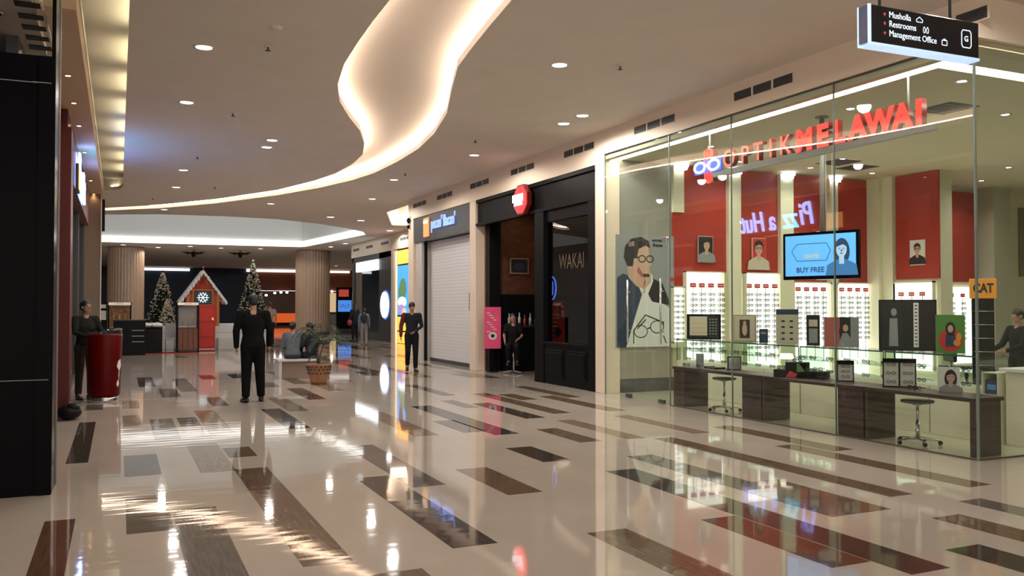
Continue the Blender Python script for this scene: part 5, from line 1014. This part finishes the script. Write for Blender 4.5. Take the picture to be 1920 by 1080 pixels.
# ============================================================ PEOPLE
def rem(o, vox, sm=4):
    r = o.modifiers.new('remesh', 'REMESH'); r.mode = 'VOXEL'; r.voxel_size = vox; r.use_smooth_shade = True
    if sm: s = o.modifiers.new('smooth', 'SMOOTH'); s.iterations = sm; s.factor = .5
    return o
def person(lab, loc, rz, H=1.72, shirt=(.02, .02, .022), pants=(.015, .015, .018), shoe=(.012, .012, .012), hair='short', skin=M_SKIN, J=None, vox=.011, sleeve='long', hands=True, build=1.0, headturn=0, headtilt=0, jacket=False, skirt=False, hairm=None):
    k = H / 1.75
    D = dict(pel=(0, 0, .95), wai=(0, 0, 1.08), che=(0, .0, 1.29), nek=(0, -.01, 1.475), hed=(0, .01, 1.625),
             sL=(-.18, 0, 1.415), sR=(.18, 0, 1.415), eL=(-.235, -.02, 1.14), eR=(.235, -.02, 1.14), wL=(-.25, .04, .895), wR=(.25, .04, .895),
             hL=(-.09, 0, .92), hR=(.09, 0, .92), kL=(-.10, .01, .50), kR=(.10, .01, .50), aL=(-.105, -.02, .09), aR=(.105, -.02, .09), fL=(-.12, .14, .035), fR=(.12, .14, .035))
    D['gL'] = (0, 0, -1); D['gR'] = (0, 0, -1)
    if J: D.update(J)
    P = {a: Vector(v) * (k if a[0] != 'g' else 1) for a, v in D.items()}
    t = thing('person', lab, 'person', loc, rz)
    q = k * build
    def limb(b, names, rads): b.tube([P[n] for n in names], [r * q if not isinstance(r, tuple) else (r[0] * q, r[1] * q) for r in rads], n=14)
    nh = P['hed'] - P['nek']; T = Matrix.Rotation(headturn, 3, 'Z') @ Matrix.Rotation(headtilt, 3, 'X'); hc = P['hed']
    b = MB()
    b.tube([P['hL'].lerp(P['hR'], .5) - Vector((0, 0, .03)) * k, P['pel'], P['wai'], P['che'], P['che'].lerp(P['nek'], .62)], [(.13 * q, .09 * q), (.145 * q, .10 * q), (.122 * q, .088 * q), (.152 * q, .10 * q), (.10 * q, .075 * q)], n=18)
    b.tube([P['nek'] - Vector((0, 0, .05)) * k, P['nek'].lerp(hc, .55)], [.055 * k, .052 * k], n=12)
    HR = T
    b.ell(hc + HR @ Vector((0, -.008, .022)) * k, (.074 * k, .092 * k, .092 * k), n=18, m=12, rot=HR); b.ell(hc + HR @ Vector((0, .022, -.045)) * k, (.056 * k, .062 * k, .072 * k), n=16, m=10, rot=HR)
    b.tube([hc + HR @ Vector((0, .088, .012)) * k, hc + HR @ Vector((0, .108, -.022)) * k], [.009 * k, .014 * k], n=8)
    for s in (-1, 1): b.ell(hc + HR @ Vector((s * .077, -.004, -.005)) * k, (.010 * k, .019 * k, .030 * k), n=8, m=6, rot=HR); b.ell(hc + HR @ Vector((s * .03, .073, .038)) * k, (.024 * k, .012 * k, .008 * k), n=8, m=5, rot=HR)
    b.ell(hc + HR @ Vector((0, .078, -.056)) * k, (.023 * k, .010 * k, .009 * k), n=8, m=5, rot=HR)
    for s in 'LR':
        limb(b, ['s' + s, 'e' + s, 'w' + s], [.050, .038, .026]); limb(b, ['h' + s, 'k' + s, 'a' + s], [.080, .053, .036])
        b.tube([P['a' + s], P['f' + s]], [.034 * k, .026 * k], n=10)
        w_ = P['w' + s]; g = P['g' + s].normalized(); fa = (w_ - P['e' + s]).normalized(); g = (g * .75 + fa * .5).normalized()
        sd = g.cross(Vector((1, 0, 0))); sd = sd.normalized() if sd.length > .2 else Vector((0, 1, 0)); th = g.cross(sd).normalized(); sg_ = -1 if s == 'L' else 1
        th = th if th.x * sg_ < 0 else -th   # towards the body: palm side
        b.tube([w_, w_ + g * .045 * k, w_ + g * .088 * k], [(.026 * k, .017 * k), (.036 * k, .016 * k), (.036 * k, .014 * k)], n=10, up=th)
        if hands:
            for i in range(4):
                o_ = sd * (.027 - .018 * i) * k; L = (.062, .07, .065, .052)[i] * k; p0 = w_ + g * .085 * k + o_; p1 = p0 + (g + th * .15).normalized() * L * .5; p2 = p1 + (g + th * .75).normalized() * L * .5
                b.tube([p0, p1, p2], [.0088 * k, .0082 * k, .0070 * k], n=6)
            p0 = w_ + g * .03 * k + sd * .028 * k; p1 = p0 + (g * .6 + sd * .6 + th * .3).normalized() * .035 * k; p2 = p1 + (g + th * .4).normalized() * .03 * k; b.tube([p0, p1, p2], [.012 * k, .010 * k, .008 * k], n=6)
    rem(b.obj('body', skin, t, fix=False), min(vox, .0085) if hands else vox, 2)
    # top
    b = MB()
    base = P['hL'].lerp(P['hR'], .5)
    b.tube([base + Vector((0, 0, -.04 if jacket else .02)) * k, P['pel'] + Vector((0, 0, .02)) * k, P['wai'], P['che'], P['che'].lerp(P['nek'], .55), P['nek'] - Vector((0, 0, .045)) * k], [(.168 * q, .118 * q), (.164 * q, .120 * q), (.145 * q, .108 * q), (.172 * q, .118 * q), (.150 * q, .095 * q), (.06 * q, .06 * q)], n=20, round_ends=False)
    for s in 'LR':
        b.tube([P['che'].lerp(P['nek'], .6), P['s' + s]], [.07 * q, .062 * q], n=12)
        if sleeve == 'long': limb(b, ['s' + s, 'e' + s, 'w' + s], [.064, .050, .038])
        else: b.tube([P['s' + s], P['s' + s].lerp(P['e' + s], .68)], [.064 * q, .058 * q], n=12)
    rem(b.obj('top', mat('cloth_%d' % (hash(shirt) % 99999), shirt, .9, spec=.1, noise=.15, nscale=20), t, fix=False), vox, 3)
    b = MB()
    b.tube([base - Vector((0, 0, .04)) * k, P['pel'], P['pel'] + Vector((0, 0, .06)) * k], [(.15 * q, .105 * q), (.157 * q, .112 * q), (.142 * q, .105 * q)], n=18)
    for s in 'LR':
        limb(b, ['h' + s, 'k' + s], [.096, .072]); b.tube([P['k' + s], P['a' + s].lerp(P['k' + s], .0)], [.072 * q, .055 * q], n=12, round_ends=False); b.ell(P['k' + s], .071 * q)
    rem(b.obj('trousers', mat('cloth_%d' % (hash(pants) % 99999), pants, .9, spec=.1, noise=.12, nscale=20), t, fix=False), vox, 3)
    for s in 'LR':
        b = MB(); a_ = P['a' + s]; f_ = P['f' + s]; d = (f_ - a_); hl = a_ - Vector((d.x, d.y, 0)) * .42; dn = a_.z - .05 * k
        b.tube([Vector((hl.x, hl.y, a_.z - .045 * k)), Vector((a_.x, a_.y, a_.z - .042 * k)), a_.lerp(f_, .6) - Vector((0, 0, .008)) * k, f_ + d * .25 - Vector((0, 0, .004)) * k], [(.036 * k, .038 * k), (.038 * k, .045 * k), (.044 * k, .036 * k), (.040 * k, .026 * k)], n=12, up=(0, 0, 1))
        b.tube([a_ - Vector((0, 0, .04)) * k, a_ + Vector((0, 0, .02)) * k], [.044 * k, .042 * k], n=10)
        sh = b.obj('shoe', mat('shoe_%d' % (hash(shoe) % 99999), shoe, .35), t, fix=False); rem(sh, vox, 2)
        so = MB(); so.tube([Vector((hl.x, hl.y, min(f_.z, a_.z - .06 * k) - .018 * k)), Vector((f_.x, f_.y, f_.z - .024 * k)) + d * .3], [(.04 * k, .008 * k), (.042 * k, .008 * k)], n=10, up=(0, 0, 1)); so.obj('sole', M_BLACKM, sh, fix=False)
    # hair and eyes
    b = MB(); hm = hairm or M_HAIR
    b.ell(hc + HR @ Vector((0, -.018, .038)) * k, (.083 * k, .100 * k, .092 * k), n=18, m=10, rot=HR)
    if hair == 'short': b.ell(hc + HR @ Vector((0, -.045, .0)) * k, (.076 * k, .070 * k, .075 * k), n=14, m=8, rot=HR)
    if hair == 'long':
        b.tube([hc + HR @ Vector((0, -.05, .03)) * k, hc + HR @ Vector((0, -.075, -.09)) * k, hc + HR @ Vector((0, -.085, -.24)) * k], [(.085 * k, .06 * k), (.09 * k, .045 * k), (.06 * k, .025 * k)], n=14)
        for s in (-1, 1): b.tube([hc + HR @ Vector((s * .068, 0, .04)) * k, hc + HR @ Vector((s * .08, -.01, -.09)) * k], [.024 * k, .018 * k], n=8)
    if hair == 'bun': b.ell(hc + HR @ Vector((0, -.045, .0)) * k, (.078 * k, .072 * k, .08 * k), n=14, m=8, rot=HR); b.ell(hc + HR @ Vector((0, -.13, .02)) * k, .04 * k)
    if hair == 'veil':
        b.ell(hc + HR @ Vector((0, -.02, -.02)) * k, (.09 * k, .10 * k, .12 * k), rot=HR); b.tube([hc + HR @ Vector((0, -.04, -.05)) * k, P['nek'] + Vector((0, 0, -.02)) * k, P['che'] + Vector((0, 0, .03)) * k], [(.09 * k, .09 * k), (.13 * k, .11 * k), (.20 * k, .14 * k)], n=14)
    ho = b.obj('veil' if hair == 'veil' else 'hair', hm, t, fix=False); rem(ho, vox, 2)
    # the forehead and face stay clear of the cap of hair
    for s in (-1, 1):
        e = MB(); e.ell(hc + HR @ Vector((s * .030, .079, .018)) * k, (.012 * k, .008 * k, .007 * k), n=8, m=6, rot=HR, mi=0); e.ell(hc + HR @ Vector((s * .030, .086, .018)) * k, (.0055 * k, .004 * k, .0055 * k), n=6, m=4, rot=HR, mi=1)
        e.obj('eye', [PW, PB], t, fix=False)
    if 1: m_ = MB(); m_.ell(hc + HR @ Vector((0, .087, -.056)) * k, (.021 * k, .005 * k, .005 * k), n=8, m=4, rot=HR); m_.obj('lips', PLIP, t, fix=False)
    return t
WALK = dict(kL=(-.09, .07, .50), aL=(-.10, -.02, .09), fL=(-.12, .14, .035), kR=(.10, .05, .52), aR=(.09, -.20, .16), fR=(.11, -.06, .07))
# man in black walking away (toward +y), nearest figure
p = person('man all in black seen from behind, walking away down the middle of the hall', (2.0, 14.55, 0), R(-4), 1.76, (.008, .008, .009), (.007, .007, .008), (.006, .006, .006), 'short', J=dict(
    kL=(-.10, .02, .50), aL=(-.11, -.03, .09), fL=(-.15, .12, .035), kR=(.11, .02, .51), aR=(.135, .08, .09), fR=(.155, .24, .035), hed=(0, .035, 1.62), sL=(-.20, 0, 1.42), sR=(.20, 0, 1.42), eL=(-.262, -.03, 1.15), eR=(.262, .0, 1.15), wL=(-.255, .04, .90), wR=(.265, .10, .92)), build=1.14, headtilt=-.15, jacket=True, vox=.010)
# man in dark jacket with maroon sleeve walking toward the camera
p = person('man in a dark jacket with a maroon sleeve looking down at his hands', (6.37, 19.75, 0), R(168), 1.66, (.022, .022, .03), (.014, .015, .018), (.02, .02, .02), 'short', J=dict(
    WALK, sL=(-.19, 0, 1.42), sR=(.19, 0, 1.42), eL=(-.25, .02, 1.14), wL=(-.07, .19, 1.02), eR=(.26, -.06, 1.15), wR=(.27, .0, .90), gL=(.8, .3, -.4)), headtilt=-.45, headturn=.25, vox=.012)
b = MB(); b.tube([Vector((.19, 0, 1.42)) * .95, Vector((.26, -.06, 1.15)) * .95, Vector((.27, .0, .93)) * .95], [.066, .053, .042], n=12); rem(b.obj('sleeve', mat('maroon_cloth', (.10, .012, .014), .8), p, fix=False), .012, 2)
p = person('guard in a dark camouflage jacket standing behind the red podium', (-.50, 16.18, 0), R(205), 1.66, (.020, .021, .018), (.05, .04, .032), (.01, .01, .01), 'short', J=dict(eR=(.22, .10, 1.18), wR=(.06, .27, 1.10), eL=(-.23, .10, 1.18), wL=(-.10, .28, 1.12)), headturn=.3, vox=.013)
SIT = dict(pel=(0, 0, .52), wai=(0, .03, .66), che=(0, .07, .86), nek=(0, .10, 1.05), hed=(0, .14, 1.19), sL=(-.17, .08, .99), sR=(.17, .08, .99), eL=(-.22, .12, .72), eR=(.22, .12, .72), wL=(-.10, .32, .62), wR=(.10, .32, .62), hL=(-.09, .03, .50), hR=(.09, .03, .50), kL=(-.11, .44, .52), kR=(.11, .44, .52), aL=(-.11, .44, .055), aR=(.11, .44, .055), fL=(-.12, .59, .0), fR=(.12, .59, .0), gL=(0, 1, -.2), gR=(0, 1, -.2))
person('woman in a grey top sitting on the white bench, back to the camera', (3.45, 19.02, .03), R(-8), 1.60, (.13, .145, .155), (.05, .055, .07), (.03, .03, .03), 'bun', J=SIT, hands=False, vox=.013, headturn=-.3, build=1.12)
person('woman in dark clothes sitting on the bench, leaning to her grey topped companion', (3.86, 19.0, .03), R(22), 1.57, (.018, .020, .026), (.03, .035, .045), (.03, .03, .03), 'long', J=SIT, hands=False, vox=.013, headturn=.4, build=1.05)
person('woman in a pale grey blouse standing just right of the man in black', (5.35, 34.4, 0), R(10), 1.74, (.30, .25, .22), (.012, .012, .014), (.02, .02, .02), 'bun', hands=False, vox=.018, sleeve='short', hairm=mat('brown_hair', (.06, .035, .02), .5))
person('woman with white headband and red bag near the dark glass shopfront', (9.63, 38.1, 0), R(20), 1.70, (.016, .016, .02), (.014, .012, .014), (.02, .02, .02), 'long', hands=False, vox=.018)
q = thing('red_handbag', 'red bag hanging beside the woman near the dark glass shopfront', 'bag', (9.38, 38.02, .72), R(20)); MB().ell((0, 0, .12), (.13, .07, .14)).obj('bag_body', mat('bag_red', (.28, .02, .025), .5), q); MB().tube([(-.06, 0, .22), (0, 0, .42), (.06, 0, .22)], [.01] * 3, n=6).obj('bag_handle', mat('bag_red', (.28, .02, .025), .5), q)
person('woman in a light blue shirt and pale jeans walking past the glass shopfront', (9.05, 34.3, 0), R(-10), 1.50, (.20, .28, .42), (.26, .26, .27), (.3, .3, .3), 'bun', hands=False, vox=.016, J=WALK)
q = thing('backpack', 'black backpack worn by the woman in the light blue shirt', 'backpack', (9.00, 34.12, .88), R(-10)); MB().ell((0, 0, .20), (.14, .09, .20)).ell((0, -.05, .12), (.10, .06, .10)).obj('pack_body', mat('pack_black', (.02, .02, .03), .6), q); MB().tube([(-.08, .05, .36), (-.08, .12, .28), (-.08, .06, .08)], [.012] * 3, n=6).tube([(.08, .05, .36), (.08, .12, .28), (.08, .06, .08)], [.012] * 3, n=6).obj('strap', M_BLACKM, q)
person('shop woman in dark clothes behind the cream counter at the right edge', (11.5, 8.1, .003), R(75), 1.52, (.016, .018, .024), (.02, .02, .02), (.02, .02, .02), 'short', hands=True, vox=.012, J=dict(eL=(-.22, .12, 1.16), wL=(-.16, .34, 1.08), eR=(.22, .12, 1.16), wR=(.16, .34, 1.08), gL=(0, 1, -.1), gR=(0, 1, -.1)), headtilt=-.2)
HS = {a: (v[0], v[1], v[2] + .24) if a[0] != 'g' else v for a, v in SIT.items()}; HS.update(kL=(-.11, .38, .70), kR=(.11, .38, .70), aL=(-.11, .20, .34), aR=(.11, .20, .34), fL=(-.12, .34, .27), fR=(.12, .34, .27), eR=(.24, .10, .98), wR=(.20, .22, .80))
person('person in dark clothes sitting on the stool in the black doorway', (8.36, 18.25, 0), R(150), 1.58, (.012, .011, .012), (.012, .012, .014), (.01, .01, .01), 'short', J=HS, hands=False, vox=.013, sleeve='short')
t = thing('bar_stool', 'chrome footed stool in the black shop doorway', 'stool', (8.36, 18.25, 0), 0); MB().lathe([(.001, .56), (.17, .57), (.18, .60), (.001, .615)], 24).obj('seat', M_BLACKM, t); MB().cyl((0, 0, .05), (0, 0, .57), .022, n=12).obj('post', M_CHROME, t)
for k in range(5): a = 2 * PI * k / 5; MB().tube([(0, 0, .07), (.25 * math.cos(a), .25 * math.sin(a), .03)], [(.016, .012), (.012, .010)], n=8).obj('leg', M_CHROME, t)
t = thing('desk_chair', 'dark swivel chair beside the shop woman at the right', 'chair', (11.15, 8.65, .003), R(60)); MB().bbox(-.24, .24, -.22, .22, .62, .68, .02).obj('seat', M_BLACKM, t); MB().bbox(-.2, .2, .20, .25, .75, 1.12, .02).obj('backrest', M_BLACKM, t); MB().cyl((0, 0, .06), (0, 0, .62), .03, n=10).cyl((0, .22, .62), (0, .22, .8), .02, n=8).obj('post', M_CHROME, t)
for k in range(5): a = 2 * PI * k / 5; MB().tube([(0, 0, .08), (.28 * math.cos(a), .28 * math.sin(a), .03)], [.018, .014], n=8).obj('leg', M_BLACKM, t)
